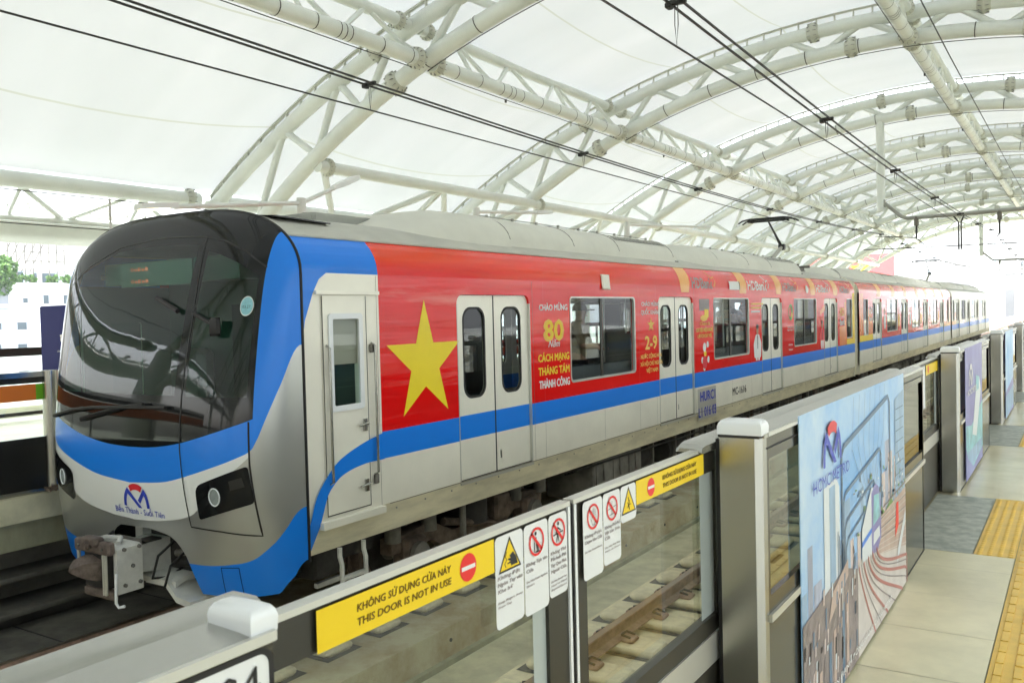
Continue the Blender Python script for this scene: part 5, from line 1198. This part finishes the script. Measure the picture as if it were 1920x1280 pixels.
def make_truss(x, tilt, nm, r1=.16, r2=.11, n=4, label='', z_off=0):
    y0, y1 = 8, 18; T = empty('roof_truss', (x, (y0+y1)/2, zl(x)), label, 'roof truss', 'longitudinal roof trusses between the arches')
    zlo, zup = zl(x)-.05, zu(x+tilt)-.02
    b = MB(); b.tube((x, y0+.2, zlo), (x, y1-.2, zlo), r1, 'white_steel', 14)
    for yy in (y0+.35, y1-.35): flange(b, (x, yy, zlo), (0, 1, 0), r1, ln=.12)
    for k in range(10):
        yy = y0+1+k*.93; b.path([(x, yy-.012, zlo), (x, yy+.012, zlo)], r1+.008, 'dark_band', 14, caps=False)
    for yy in (y0+3.2, y0+3.4, y0+7.2, y0+7.35): b.path([(x, yy-.012, zlo), (x, yy+.012, zlo)], r1+.008, 'dark_band', 14, caps=False)
    b.path([(x-.1, y0+.4, zlo-r1-.02), (x-.1, y1-.4, zlo-r1-.02)], .011, 'dark_band', 5); b.path([(x-.1, y0+3.3, zlo-r1-.01), (x-.1, y0+3.3, zlo-r1-.09)], .03, 'dark_band', 8)
    b.build('lower_chord', T, angle=45)
    b = MB(); b.tube((x+tilt, y0+.2, zup), (x+tilt, y1-.2, zup), r2+.02, 'white_steel', 12)
    for yy in (y0+.5, y1-.5): flange(b, (x+tilt, yy, zup), (0, 1, 0), r2+.02, ln=.1)
    b.build('upper_chord', T, angle=45)
    nn = 2*n; ys = [y0+.4+(y1-y0-.8)*k/nn for k in range(nn+1)]
    for k in range(nn):
        p = (x, ys[k], zlo) if k % 2 == 0 else (x+tilt, ys[k], zup); q = (x+tilt, ys[k+1], zup) if k % 2 == 0 else (x, ys[k+1], zlo)
        b = MB(); b.tube(p, q, .055, 'white_steel', 8); b.build('brace', T, angle=45)
        if k % 4 == 1: b = MB(); b.tube((x+tilt, ys[k], zup), (x, ys[k]+.25, zlo), .05, 'white_steel', 8); b.build('brace', T, angle=45)
    return T
for x, tilt, nm in ((-7.0, -.35, 'over the train'), (1.27, .0, 'over the empty track'), (9.4, .35, 'over the near platform')):
    T0 = make_truss(x, tilt, nm)
    for i in range(len(ARCH)-1):
        y = ARCH[i]
        lab = '%s bay of the roof truss %s, past the nearest arch' % (ORD[i-7], nm) if i > 6 else 'roof truss %s, %s bay before the nearest arch' % (nm, ORD[6-i])
        if y == 8: T0['label'] = lab; continue
        copy_tree(T0, (0, y-8, 0), label=lab)
# eave purlin with diagonals down to the springing line
def make_eave(inner=True):
    y0, y1 = 8, 18; T = empty('eave_truss', (-12, 13, 4.5), 'x', 'roof truss', 'eave trusses above the far platform')
    xa, xb = -10.4, -13.9; za, zb = 5.28, 4.75
    if inner: b = MB(); b.tube((xa, y0, za), (xa, y1, za), .15, 'white_steel', 12); flange(b, (xa, y0+.35, za), (0, 1, 0), .15, ln=.08); b.build('upper_chord', T, angle=45)
    if inner: b = MB(); b.tube((-12.3, y0, 4.0), (-12.3, y1, 4.0), .11, 'white_steel', 10); b.build('lower_chord', T, angle=45)
    for p, q in (((xa, 13, za), (-12.3, 10.5, 4.0)), ((xa, 13, za), (-12.3, 15.5, 4.0)), ((xa, 13, za), (-12.3, 13, 4.0)), ((xa, 8.2, za), (-12.3, 10.5, 4.0)), ((xa, 17.8, za), (-12.3, 15.5, 4.0))) if inner else ():
        b = MB(); b.tube(p, q, .085, 'white_steel', 8); b.build('brace', T, angle=45)
    b = MB(); b.tube((-14.6, y0+.2, 4.83), (-14.6, y1-.2, 4.83), .19, 'white_steel', 12); flange(b, (-14.6, y0+.5, 4.86), (0, 1, 0), .17); flange(b, (-14.6, y1-.5, 4.86), (0, 1, 0), .17); b.build('edge_chord', T, angle=45)
    b = MB(); b.tube((-15.3, y0, 4.08), (-15.3, y1, 4.08), .10, 'white_steel', 10); b.build('outer_chord', T, angle=45)
    ks = [y0+.5+k*1.5 for k in range(7)]
    for k in range(6):
        b = MB(); p = (-14.6, ks[k], 4.8) if k % 2 else (-15.3, ks[k], 4.1); q = (-15.3, ks[k+1], 4.1) if k % 2 else (-14.6, ks[k+1], 4.8); b.tube(p, q, .06, 'white_steel', 8); b.build('brace', T, angle=45)
    for k in range(3): b = MB(); b.tube((-14.6, ks[1+2*k]+.2, 4.8), (-15.3, ks[1+2*k]+.2, 4.1), .05, 'white_steel', 8); b.build('brace', T, angle=45)
    b = MB()
    for k in range(20): y = y0+.25+k*.5; b = MB(); b.tube((-15.4, y, 4.42), (-15.55, y+.08, 4.30), .05, 'roof_grey_dark', 6); b.box(-15.5, -15.4, y-.05, y+.05, 4.40, 4.47, 'alu'); b.build('membrane_clamp', T)
    return T
E0 = make_eave(); E1 = make_eave(False)
for i in range(len(ARCH)-1):
    lab = '%s bay of the eave truss over the far platform, past the nearest arch' % ORD[i-7] if i > 6 else 'eave truss over the far platform, %s bay before the nearest arch' % ORD[6-i]
    if ARCH[i] == 8: E0['label'] = lab
    elif ARCH[i] > 8: copy_tree(E0, (0, ARCH[i]-8, 0), label=lab)
    elif ARCH[i] == -2: E1.location.y -= 10; WLOC[E1.name].y -= 10; E1['label'] = lab
    else: E2 = E1; copy_tree(E1, (0, ARCH[i]-8 if E1.location.y > 5 else ARCH[i]+2, 0), label=lab)
# outer fascia girder of the eave
b = MB(); pr_ = [(-15.35, 4.30), (-15.45, 4.18), (-15.2, 3.98), (-15.35, 3.72), (-15.9, 3.55), (-16.3, 3.75), (-16.3, 4.1)]
b.loft([[(x, y, z) for x, z in pr_] for y in (-65, 80)], 'white_steel'); o = b.build('fascia_girder', None, angle=50); tag(o, 'long white curved eave girder along the far side of the roof', 'eave girder')
# membrane bays
def membrane(y0, y1, label):
    nx, ny = 56, 10; vs = []; fs = []; b = MB()
    for j in range(ny+1):
        t = j/ny; y = y0+(y1-y0)*t; sag = .42*4*t*(1-t)
        for i in range(nx+1):
            x = -14.6+30.0*i/nx; xc = max(-14.6, min(15.2, x)); vs.append((x, y, max(5.07, zu(xc)+.40-sag*(1 if abs(x) < 13 else max(.15, (15.5-abs(x))/2.5)))))
    for j in range(ny):
        for i in range(nx): a = j*(nx+1)+i; fs.append((a, a+nx+1, a+nx+2, a+1))
    b.add(vs, fs, 'membrane')
    o = b.build('roof_membrane', None, angle=60, loc=(0, y0, 0)); tag(o, label, 'roof membrane', 'translucent roof membrane bays')
for i in range(len(ARCH)-1):
    lab = 'white fabric roof bay beyond the %s visible arch' % ORD[i-7] if i > 6 else 'white fabric roof bay, %s one before the nearest visible arch' % ORD[6-i]
    membrane(ARCH[i]+(1.0 if ARCH[i] in (28, 68) else 0), ARCH[i+1], lab)

# ================================================================== CATENARY
def wire(pts, r, label, cat='wire', grp=None, name='overhead_wire'):
    b = MB(); b.path(pts, r, 'wire', 5); o = b.build(name); tag(o, label, cat, grp or 'overhead wires')
YW = [-32+4*k for k in range(42)]
def mz(y, base): t = ((y-10+20) % 40)-20; return base+.00088*t*t
for x, zc, zm, nm in ((CX, 3.84, 4.03, 'over the train'), (2.33, 3.66, 3.90, 'over the empty track')):
    wire([(x, y, zc) for y in (-60, 132)], .0095, 'single contact wire %s' % nm)
    for s_ in (-1, 1): wire([(x+.05*s_, y, mz(y, zm)) for y in [-30+2.5*k for k in range(56)]], .0125, '%s of the twin carrier wires %s' % ('left' if s_ < 0 else 'right', nm))
    for k in range(14):
        y = (-.13 if x < 0 else -.81)+4.9*k; T = empty('wire_dropper', (x, y, zc), '%s dropper clamp from the near end on the wires %s' % (ORD[k], nm), 'wire clamp', 'droppers of the overhead wires'); z = mz(y, zm)
        b = MB(); b.rbox(x-.085, x+.085, y-.02, y+.02, z-.02, z+.025, 'wire', .008); b.rbox(x-.08, x-.03, y-.05, y+.03, z-.04, z, 'wire', .008); b.build('clamp', T)
        b = MB(); b.path([(x-.012, y, z), (x-.014, y, (z+zc)/2), (x, y, zc+.01), (x+.014, y, (z+zc)/2), (x+.012, y, z)], .004, 'wire', 4); b.build('loop', T)
wire([(2.86, -30, 6.62), (2.86, -5, 6.55), (2.86, 12, 6.45), (2.86, 28, 6.5), (2.86, 75, 6.6)], .012, 'single feeder cable high on the right of the roof')
for z_ in (3.51, 3.05): wire([(-7.5, -14, z_), (-7.5, 4 if z_ < 3.3 else 20, z_-.02)], .008, '%s thin cable of the pair at the far left' % ('upper' if z_ > 3.2 else 'lower'), grp='thin cables over the far platform')
b = MB(); b.tube((-7.5, .66, 3.52), (-7.5, .66, 3.02), .018, 'coupler_grey', 6); o = b.build('spacer_rod'); tag(o, 'short vertical rod joining the two thin cables at the far left', 'cable spacer')
def cantilever(y, label, dx=0):
    T = empty('catenary_bracket', (-1.2, y, 8.5), label, 'catenary bracket', 'brackets carrying the overhead wires')
    b = MB(); b.path([(-1.26, y, zl(-1.26)-.1), (-1.26, y, 5.15)], .15, 'white_steel', 12); b.path([(6.1, y, zl(6.1)-.1), (6.1, y, 5.15)], .075, 'white_steel', 10); b.build('drop_pipe', T)
    b = MB(); b.rbox(-1.35, -1.10, y-.1, y+.1, 5.25, 5.55, 'roof_grey_dark', .03); b.path([(-1.12, y, 5.39), (-.55, y, 4.86), (-.36, y, 4.79), (1.57, y, 4.80), (3.3, y, 4.83), (3.6, y, 4.95), (6.1, y, 5.4)], .07, 'roof_grey_dark', 10); b.build('boom', T, angle=60)
    for x0, x1, z1 in ((-.05, .28, 3.72), (2.63, 2.33, 3.71)):
        b = MB(); b.path([(x0, y, 4.82), (x0, y, 4.5)], .08, 'under_grey', 8); b.path([(x0, y, 4.5), (x0, y, 4.02)], .035, 'wire', 6); b.path([(x0, y, 4.02), (x1, y, z1)], .016, 'wire', 6); b.build('hanger', T)
    for x0, xm in ((1.08, 1.34), (1.57, 1.42)): b = MB(); b.path([(x0, y, 4.86), ((x0+xm)/2, y, 4.70), (xm, y, 4.51), (xm, y, 3.54)], .028, 'wire', 6); b.build('feeder_loop', T)
    b = MB(); b.path([(-1.9, y, 3.72), (-.08, y, 3.69), (3.37, y, 3.66)], .018, 'wire', 6); b.path([(-.05, y, 4.05), (-1.47, y, 4.2)], .014, 'wire', 6); b.build('registration_arm', T)
cantilever(28, 'drop bracket with bent boom and hangers, the nearer of the two'); cantilever(68, 'drop bracket with bent boom at the far end of the roof')

# ================================================================== FAR PLATFORM THINGS
def lamp(x, y, z, label, arms):
    T = empty('platform_lamp', (x, y, .03), label, 'lamp', 'arm lamps above the far platform')
    b = MB(); b.tube((x, y, .03), (x, y, z+.05), .07, 'white_steel', 12); b.build('post', T)
    for ex, ey, ez, on in arms:
        b = MB(); p = Vector((x, y, z-.02)); q = Vector((ex, ey, ez)); b.tube(p, q, .032, 'white_steel', 8); a = b.build('arm', T)
        d_ = (q-p).normalized(); h = MB(); u = Vector((0, 0, 1)); s_ = d_.cross(u).normalized()
        h.loft([[q+d_*t+s_*w_*sx+u*h_ for sx, h_ in ((-1, -.02), (1, -.02), (.8, .05), (-.8, .05))] for t, w_ in ((-.05, .05), (.1, .1), (.45, .12), (.5, .10))], 'lamp_white'); hd = h.build('lamp_head', T)
        g = MB(); g.obox(q+d_*.28+u*-.026, d_*.17, s_*.08, u*.004, 'lamp_glow' if on else 'alu'); g.build('lamp_glass', hd)
lamp(-4.6, 1.83, 3.32, 'lamp post with two arms above the nose of the train', [(-4.6, -.35, 3.05, True), (-4.6, 2.55, 3.60, False)])
lamp(-4.6, 6.3, 3.57, 'lamp post behind the first roof unit of the train', [(-4.6, 8.55, 3.72, False)])
lamp(-4.6, 12.9, 3.80, 'lamp post behind the second roof unit of the train', [(-4.6, 18.2, 4.10, False)])
T = empty('information_pylon', (-6.4, -.8, .03), 'navy blue information pylon with a white phone emblem, left of the train nose', 'sign')
b = MB(); b.rbox(-6.78, -5.7, -.90, -.55, .03, 1.86, 'navy', .02); b.build('panel_body', T)
b = MB(); Yp = YP(-.905); cu, cv = -6.23, 1.42
b.plate([(cu-.07, cv+.05), (cu+.06, cv+.07), (cu+.05, cv+.035), (cu-.06, cv+.02)], [], Yp, 'white_ink'); b.plate(circle(cu-.01, cv-.01, .05, 16, .045), [], Yp, 'white_ink')
for k in range(2): r_ = .045+.025*k; b.plate(thick([(cu+.03+r_*math.cos(a), cv-.05+r_*math.sin(a)) for a in [-.5+.2*j for j in range(6)]], .010), [], Yp, 'white_ink')
text(b, 'LÀM THẺ METRO', -6.37, -6.08, 1.245, .022, Yp, 'white_ink'); text(b, 'Metro card', -6.30, -6.15, 1.205, .013, Yp, 'white_ink'); b.build('pylon_emblem', T)
b = MB(); b.box(-5.98, -5.72, -.912, -.90, .1, 1.80, 'shade'); b.build('notice_board', T)
T = empty('guard_rail', (-10, 10, .03), 'black metal guard rail along the back of the far platform', 'railing'); b = MB(); b.box(-10.03, -9.97, -30, 80, 1.10, 1.24, 'door_black'); b.box(-10.02, -9.98, -30, 80, .1, .16, 'door_black'); b.build('top_rail', T)
for k in range(24): b = MB(); b.box(-10.03, -9.97, -11+k*1.55, -10.93+k*1.55, .03, 1.1, 'door_black'); b.build('post', T)
b = MB(); b.add([(-10, -30, .16), (-10, 80, .16), (-10, 80, 1.1), (-10, -30, 1.1)], [(0, 1, 2, 3)], 'psd_glass'); b.build('glass_infill', T)

# ================================================================== PEOPLE IN THE TRAIN
def person(x, y, zf, h, face, shirt, label, cap=False, arm=0., mask=False):
    """standing figure grown from one skinned skeleton; face = heading angle (0 = towards +Y)"""
    T = empty('person', (x, y, zf), label, 'person', 'passengers seen through the car windows')
    s = h/1.70
    J = {'pel': (0, 0, .92), 'wst': (0, -.01, 1.05), 'chs': (0, 0, 1.28), 'nkb': (0, .0, 1.43), 'nck': (0, .02, 1.50), 'hd': (0, .035, 1.60), 'top': (0, .03, 1.68),
         'sl': (-.18, 0, 1.40), 'sr': (.18, 0, 1.40), 'el': (-.23, .02+.10*arm, 1.13), 'er': (.23, .02+.10*arm, 1.13), 'wl': (-.20, .08+.25*arm, .90+.28*arm), 'wr': (.20, .08+.25*arm, .90+.28*arm), 'hl': (-.19, .10+.32*arm, .82+.34*arm), 'hr': (.19, .10+.32*arm, .82+.34*arm),
         'tl': (-.09, 0, .86), 'tr': (.09, 0, .86), 'kl': (-.10, .03, .48), 'kr': (.10, .02, .48), 'al': (-.10, 0, .09), 'ar': (.10, -.02, .09), 'fl': (-.11, .14, .04), 'fr': (.11, .12, .04)}
    Rd = {'pel': (.15, .11), 'wst': (.135, .10), 'chs': (.16, .11), 'nkb': (.075, .065), 'nck': (.055, .055), 'hd': (.078, .095), 'top': (.06, .07), 'sl': (.065, .06), 'sr': (.065, .06), 'el': (.042, .042), 'er': (.042, .042), 'wl': (.028, .028), 'wr': (.028, .028), 'hl': (.032, .022), 'hr': (.032, .022), 'tl': (.095, .095), 'tr': (.095, .095), 'kl': (.06, .06), 'kr': (.06, .06), 'al': (.04, .04), 'ar': (.04, .04), 'fl': (.035, .03), 'fr': (.035, .03)}
    E = [('pel', 'wst'), ('wst', 'chs'), ('chs', 'nkb'), ('nkb', 'nck'), ('nck', 'hd'), ('hd', 'top'), ('nkb', 'sl'), ('nkb', 'sr'), ('sl', 'el'), ('sr', 'er'), ('el', 'wl'), ('er', 'wr'), ('wl', 'hl'), ('wr', 'hr'), ('pel', 'tl'), ('pel', 'tr'), ('tl', 'kl'), ('tr', 'kr'), ('kl', 'al'), ('kr', 'ar'), ('al', 'fl'), ('ar', 'fr')]
    ca, sa = math.cos(face), math.sin(face)
    def W(p): return Vector(((p[0]*ca-p[1]*sa)*s, (p[0]*sa+p[1]*ca)*s, p[2]*s))
    def skin(names, edges, grow, m, nm, parent):
        names = list(names); me = bpy.data.meshes.new(nm); me.from_pydata([W(J[n]) for n in names], [(names.index(a), names.index(c)) for a, c in edges], [])
        o = bpy.data.objects.new(nm, me); COL.objects.link(o); o.parent = parent; md = o.modifiers.new('s', 'SKIN'); md.use_smooth_shade = True
        for i, n in enumerate(names): me.skin_vertices[0].data[i].radius = (Rd[n][0]*s+grow, Rd[n][1]*s+grow)
        me.skin_vertices[0].data[0].use_root = True; o.modifiers.new('d', 'SUBSURF').levels = 1; me.materials.append(MATS[m]); WLOC[o.name] = Vector((x, y, zf)); return o
    body = skin(J.keys(), E, 0, 'skin', 'body', T)
    up = ['chs', 'wst', 'pel', 'nkb', 'sl', 'sr', 'el', 'er']; skin(up, [e for e in E if e[0] in up and e[1] in up], .012, shirt, 'shirt', body)
    lo = ['pel', 'tl', 'tr', 'kl', 'kr', 'al', 'ar']; skin(lo, [e for e in E if e[0] in lo and e[1] in lo], .012, 'trousers', 'trousers', body)
    b = MB(); n = 12; hc = W((0, .015, 1.625))
    def P(lat, lon, r): return (x+hc.x+r*math.cos(lat)*math.cos(lon), y+hc.y+r*math.cos(lat)*math.sin(lon), zf+hc.z+r*math.sin(lat)*1.05)
    rr = .107*s; b.loft([[P(R(la), 2*math.pi*j/n, rr) for j in range(n)] for la in (-5, 20, 45, 70, 86)], 'cap_cloth' if cap else 'hair')
    if cap:
        f_ = W((0, 1, 0)).normalized(); sd = W((1, 0, 0)).normalized(); c_ = Vector((x, y, zf))+hc+f_*.13*s+Vector((0, 0, -.0)); b.obox(c_, f_*.07, sd*.07, Vector((0, 0, .008)), 'cap_cloth')
    b.build('cap' if cap else 'hair', body)
    b = MB(); c0 = Vector((x, y, zf))
    for sx in (-.032, .032): p = c0+W((sx, .125, 1.61)); b.path([p-W((0, .01, 0)), p+W((0, .004, 0))], .011*s, 'white_ink', 8); b.path([p+W((0, .003, 0)), p+W((0, .007, 0))], .006*s, 'hair', 8)
    p = c0+W((0, .125, 1.575)); b.loft([[p+W((dx*k, .03*k2, dz)) for dx in (-.015, .015)]+[p+W((0, .035*k2, dz))] for k, k2, dz in ((.4, .1, .03), (.8, .7, -.005), (.9, .3, -.012))], 'skin')
    b.obox(c0+W((0, .118, 1.545)), W((.025, 0, 0)), W((0, .008, 0)), Vector((0, 0, .005)), 'shirt_pink')
    for sx in (-.085, .085): b.obox(c0+W((sx, .03, 1.59)), W((.008, 0, 0)), W((0, .016, 0)), Vector((0, 0, .028)), 'skin')
    b.build('face', body)
    for sx in (-1, 1):
        b = MB(); hx = J['hl'] if sx < 0 else J['hr']
        for k in range(4): bx = hx[0]+(k-1.5)*.013; b.path([c0+W((bx, hx[1], hx[2])), c0+W((bx, hx[1]+.012, hx[2]-.045)), c0+W((bx, hx[1]+.02, hx[2]-.075+.006*abs(k-1.5)))], [.009*s, .008*s, .006*s], 'skin', 6)
        b.path([c0+W((hx[0]-sx*.02, hx[1]+.01, hx[2]+.02)), c0+W((hx[0]-sx*.045, hx[1]+.03, hx[2]-.02))], [.010*s, .007*s], 'skin', 6); b.build('fingers', body)
    return T
person(-.75, 3.15, .04, 1.66, R(-75), 'shirt_tan', 'person in a tan shirt and dark cap standing at the first big car window', cap=True, arm=.8)
for x, y, h, sh, lab in ((-.8, 8.9, 1.50, 'shirt_pink', 'person in a pink top, leftmost in the second big window'), (-1.3, 10.8, 1.62, 'shirt_grey', 'person in grey at the back of the second big window'), (-.9, 9.95, 1.54, 'shirt_maroon', 'person in maroon in the middle of the second big window'), (-1.0, 10.6, 1.50, 'shirt_pink', 'person in a pale pink top right of the middle bar of the second big window'), (-1.5, 12.4, 1.62, 'shirt_white', 'person in white at the right side of the second big window')):
    person(x, y, .04, h, R(180+random.uniform(-50, 50)), sh, lab)  # placed inside the car, standing in for platform people mirrored in the window

# ================================================================== CITY
K = 1.85
def far(x, y, z): return CAMP+(Vector((x, y, z))-CAMP)*K
T = empty('apartment_building', far(-60, 29, -6), 'white apartment block with small dark windows and a roof terrace, left of the train', 'building')
def fbox(b, y0, y1, z0, z1, m, d0=0., d1=8.):
    p = far(-60, y0, z0); q = far(-60, y1, z1); b.box(p.x-d1, p.x+d0, p.y, q.y, p.z, q.z, m)
b = MB(); fbox(b, 18, 40, -6.3, 4.75, 'city_white', 0, 18); b.build('wall', T)
b = MB()
for z0, z1 in ((4.55, 4.85), (2.72, 2.86), (.60, .74), (-1.5, -1.35)): fbox(b, 17.9, 40, z0, z1, 'city_white', .25, .1)
b.build('ledge', T)
for (y0, y1, z0, z1) in [(27.5, 28.2, 3.36, 3.75), (29.0, 29.85, 3.28, 3.98), (30.55, 31.4, 3.28, 3.98), (25.4, 26.4, 1.44, 1.95), (27.0, 28.4, 1.40, 1.98), (29.2, 30.6, 1.4, 1.98), (31.3, 32.6, 1.4, 1.98), (25.3, 26.36, .02, .42), (27, 28.35, .02, .40), (29.2, 30.6, .0, .4), (22, 23.3, 1.4, 1.98), (33.5, 34.4, 3.28, 3.98), (27, 28.35, -2.2, -1.6), (29.2, 30.6, -2.2, -1.6)]:
    b = MB(); fbox(b, y0, y1, z0, z1, 'city_roof', .03, .1); f_ = b.build('window', T)
    for k in range(2): b = MB(); m_ = (y0+y1)/2; a_, c_ = ((y0+.04, m_-.02), (m_+.02, y1-.04))[k]; fbox(b, a_, c_, z0+.04, z1-.04, 'city_window' if k == 0 else 'city_pale', .05, .02); b.build('pane', f_)
b = MB()
for y in (26.62, 28.85, 31.8): fbox(b, y-.12, y+.12, 4.85, 6.1, 'city_white', 0, .4)
fbox(b, 26.5, 34, 5.95, 6.2, 'city_white', .05, .5); fbox(b, 26.9, 34, 4.9, 5.9, 'city_pale', -4, 6); b.build('pergola', T)
b = MB(); fbox(b, 27.3, 28.7, 4.9, 5.75, 'city_window', -3.8, 4.0); fbox(b, 29.6, 31.2, 4.9, 5.7, 'city_window', -3.8, 4); b.build('terrace_door', T)
b = MB(); fbox(b, 20, 26.4, 2.9, 4.4, 'city_roof', .3, .05); fbox(b, 20, 26.3, 2.95, 3.3, 'city_pale', .4, .1); b.build('balcony', T)
b = MB(); fbox(b, 27.3, 28.9, 6.2, 7.0, 'city_roof', -8, 12); b.build('roof_shed', T)
def leafy(name, c, rad, n, label, cat, grp, seed, trunk=None, size=.35):
    rnd = random.Random(seed); T = empty(name, c, label, cat, grp); b = MB(); c = Vector(c)
    cl = [(Vector((rnd.gauss(0, .45)*rad[0], rnd.gauss(0, .45)*rad[1], rnd.gauss(0, .4)*rad[2])), rnd.uniform(.25, .45)) for _ in range(14)]
    for k in range(n):
        cc, cr = rnd.choice(cl); v = Vector((rnd.gauss(0, 1), rnd.gauss(0, 1), rnd.gauss(0, 1))).normalized()*rnd.uniform(.5, 1)**.5
        p = c+cc+Vector((v.x*rad[0], v.y*rad[1], v.z*rad[2]))*cr; a = Vector((rnd.gauss(0, 1), rnd.gauss(0, 1), rnd.gauss(0, 1))).normalized()*size; d_ = a.cross(Vector((rnd.gauss(0, 1), rnd.gauss(0, 1), rnd.gauss(0, 1)))).normalized()*size*.6
        b.add([p-a, p+d_, p+a, p-d_], [(0, 1, 2, 3)], rnd.choice(['leaf_a', 'leaf_b', 'leaf_c']) if k % 3 else 'leaf_b')
    b.build('crown', T, flat=True)
    b = MB(); z0 = trunk if trunk is not None else c.z-rad[2]; b.path([(c.x, c.y, z0), (c.x+.1, c.y, (z0+c.z)/2), (c.x, c.y, c.z)], [rad[0]*.09, rad[0]*.07, rad[0]*.03], 'bark', 8)
    for k in range(4): a = k*1.6; b.path([(c.x, c.y, c.z-rad[2]*.5), (c.x+rad[0]*.4*math.cos(a), c.y+rad[1]*.4*math.sin(a), c.z+rad[2]*.2)], [rad[0]*.05, rad[0]*.015], 'bark', 6)
    b.build('trunk', T)
leafy('tree', far(-59, 25.3, 5.6), (2.3, 2.6, 2.4), 2600, 'round green tree beside the white building, at the left edge', 'tree', 'trees and shrubs of the city', 3, trunk=far(0,0,4.75).z, size=.28)
for i, y in enumerate((27.3, 28.3, 29.9, 31.0, 31.6)): leafy('terrace_shrub', far(-60.3, y, 5.15), (.8, .9, .7), 260, '%s leafy shrub from the left on the white roof terrace' % ORD[i], 'shrub', 'trees and shrubs of the city', 10+i, trunk=far(0, 0, 4.75).z, size=.22)
BF = 'under_grey'
T = empty('billboard_frame', far(-62, 30, 6.1), 'bare steel billboard frame on the roof of the white building', 'billboard frame'); b = MB()
ys = [27.6+k*.62 for k in range(8)]
for y in ys: b.tube(far(-62, y, 4.8), far(-62, y, 9.3), .10, BF, 5)
for z in (6.6, 7.3, 8.0, 8.7, 9.3): b.tube(far(-62, ys[2], z), far(-62, ys[-1], z), .08, BF, 5)
for k in range(5): b.tube(far(-62, ys[k]-.9, 5.8), far(-62, ys[k]+.9, 9.2), .10, BF, 5)
for k in range(8): b.tube(far(-62, ys[-2], 6.3+k*.4), far(-62, ys[-1], 6.3+k*.4), .07, BF, 5)
b.build('steel_frame', T)
rnd = random.Random(11)
def tower(x, y, wx, wy, h, i, lab, m='city_white'):
    T = empty('tower_block', (x, y, -13), lab, 'building', 'distant buildings of the city'); b = MB(); b.box(x-wx/2, x+wx/2, y-wy/2, y+wy/2, -13, h, m); b.build('wall', T)
    b = MB(); nf = max(3, int((h+13)/6))
    for k in range(nf): z = -11+k*(h+11)/nf; b.box(x-wx/2+.8, x+wx/2-.8, y-wy/2-.15, y-wy/2+.1, z, z+1.6, 'city_glass'); b.box(x+wx/2-.1, x+wx/2+.15, y-wy/2+.8, y+wy/2-.8, z, z+1.6, 'city_glass')
    b.build('window_band', T)
    b = MB(); b.box(x-wx/4, x+wx/4, y-wy/4, y+wy/4, h, h+2.5, 'city_white'); b.build('roof_hut', T)
tw = [(-75, 330, 22, 16, 22), (-48, 380, 16, 16, 44), (-28, 420, 12, 14, 30), (-12, 460, 14, 14, 60), (6, 500, 10, 12, 26), (-100, 280, 30, 20, 14), (-130, 200, 26, 30, 10), (-150, 120, 26, 30, 6), (-160, 60, 24, 30, 9), (-165, 0, 30, 24, 3), (26, 440, 20, 20, 40), (50, 360, 20, 20, 30), (-190, 150, 40, 40, 16)]
for i, t in enumerate(tw): tower(*t, i, '%s pale distant building, counted as built from the gap at the roof end' % ORD[i] if False else 'pale distant city building, %s' % ['broad and low behind the flag board', 'tall and slim right of the flag board', 'slim beside the tallest tower', 'tallest tower beyond the roof end', 'small block beyond the track end', 'wide low block left of the flag board', 'long block behind the middle car', 'low block behind the first car', 'block behind the white apartments', 'low block left of the white apartments', 'wide tower beyond the right platform', 'broad tower far right', 'large grey block behind the others at the left'][i])
T = empty('flag_billboard', (-32, 190, 8), 'big red billboard with a yellow star beyond the end of the train', 'billboard'); b = MB(); b.box(-46, -27.5, 190, 190.6, 6.5, 12.5, 'flag_red'); b.build('board', T, flat=True)
b = MB(); st = []
for i in range(10): r_ = 2.3 if i % 2 == 0 else .9; a = R(90-36*i); st.append((-34+r_*math.cos(a), 9.5+r_*math.sin(a)))
b.plate(st[::-1], [], YP(189.9), 'yellow'); b.build('star', T)
for x in (-44, -30): b = MB(); b.tube((x, 190.9, -13), (x, 190.9, 12), .3, 'city_roof', 6); b.build('post', T)
for i, x in enumerate((-3.0, 5.5)):
    b = MB(); b.box(x-.15, x+.15, 95, 420, -1.6, -.35, 'city_white'); o = b.build('viaduct_parapet'); tag(o, '%s concrete parapet of the viaduct beyond the station' % ['left', 'right'][i], 'parapet')
for i in range(4):
    y = 110+i*40; T = empty('catenary_mast', (-3.3, y, -1), '%s catenary mast beyond the station roof' % ORD[i], 'mast', 'catenary masts beyond the station'); b = MB(); b.tube((-3.4, y, -1.6), (-3.4, y, 6), .14, 'alu', 8); b.build('post', T); b = MB(); b.tube((5.9, y, -1.6), (5.9, y, 6), .14, 'alu', 8); b.build('post', T); b = MB(); b.tube((-3.4, y, 5.5), (5.9, y, 5.5), .1, 'alu', 8); b.build('beam', T)


# ---- air
hz = bpy.data.materials.new('haze'); hz.use_nodes = True; n = hz.node_tree.nodes; n.clear(); o_ = n.new('ShaderNodeOutputMaterial'); v_ = n.new('ShaderNodeVolumePrincipled')
v_.inputs['Color'].default_value = (.92, .97, 1, 1); v_.inputs['Density'].default_value = .0004; v_.inputs['Anisotropy'].default_value = .2; hz.node_tree.links.new(v_.outputs[0], o_.inputs['Volume']); MATS['haze'] = hz
b = MB(); b.box(-600, 600, -300, 900, -14, 75, 'haze'); o = b.build('haze', None, flat=True); tag(o, kind='stuff')
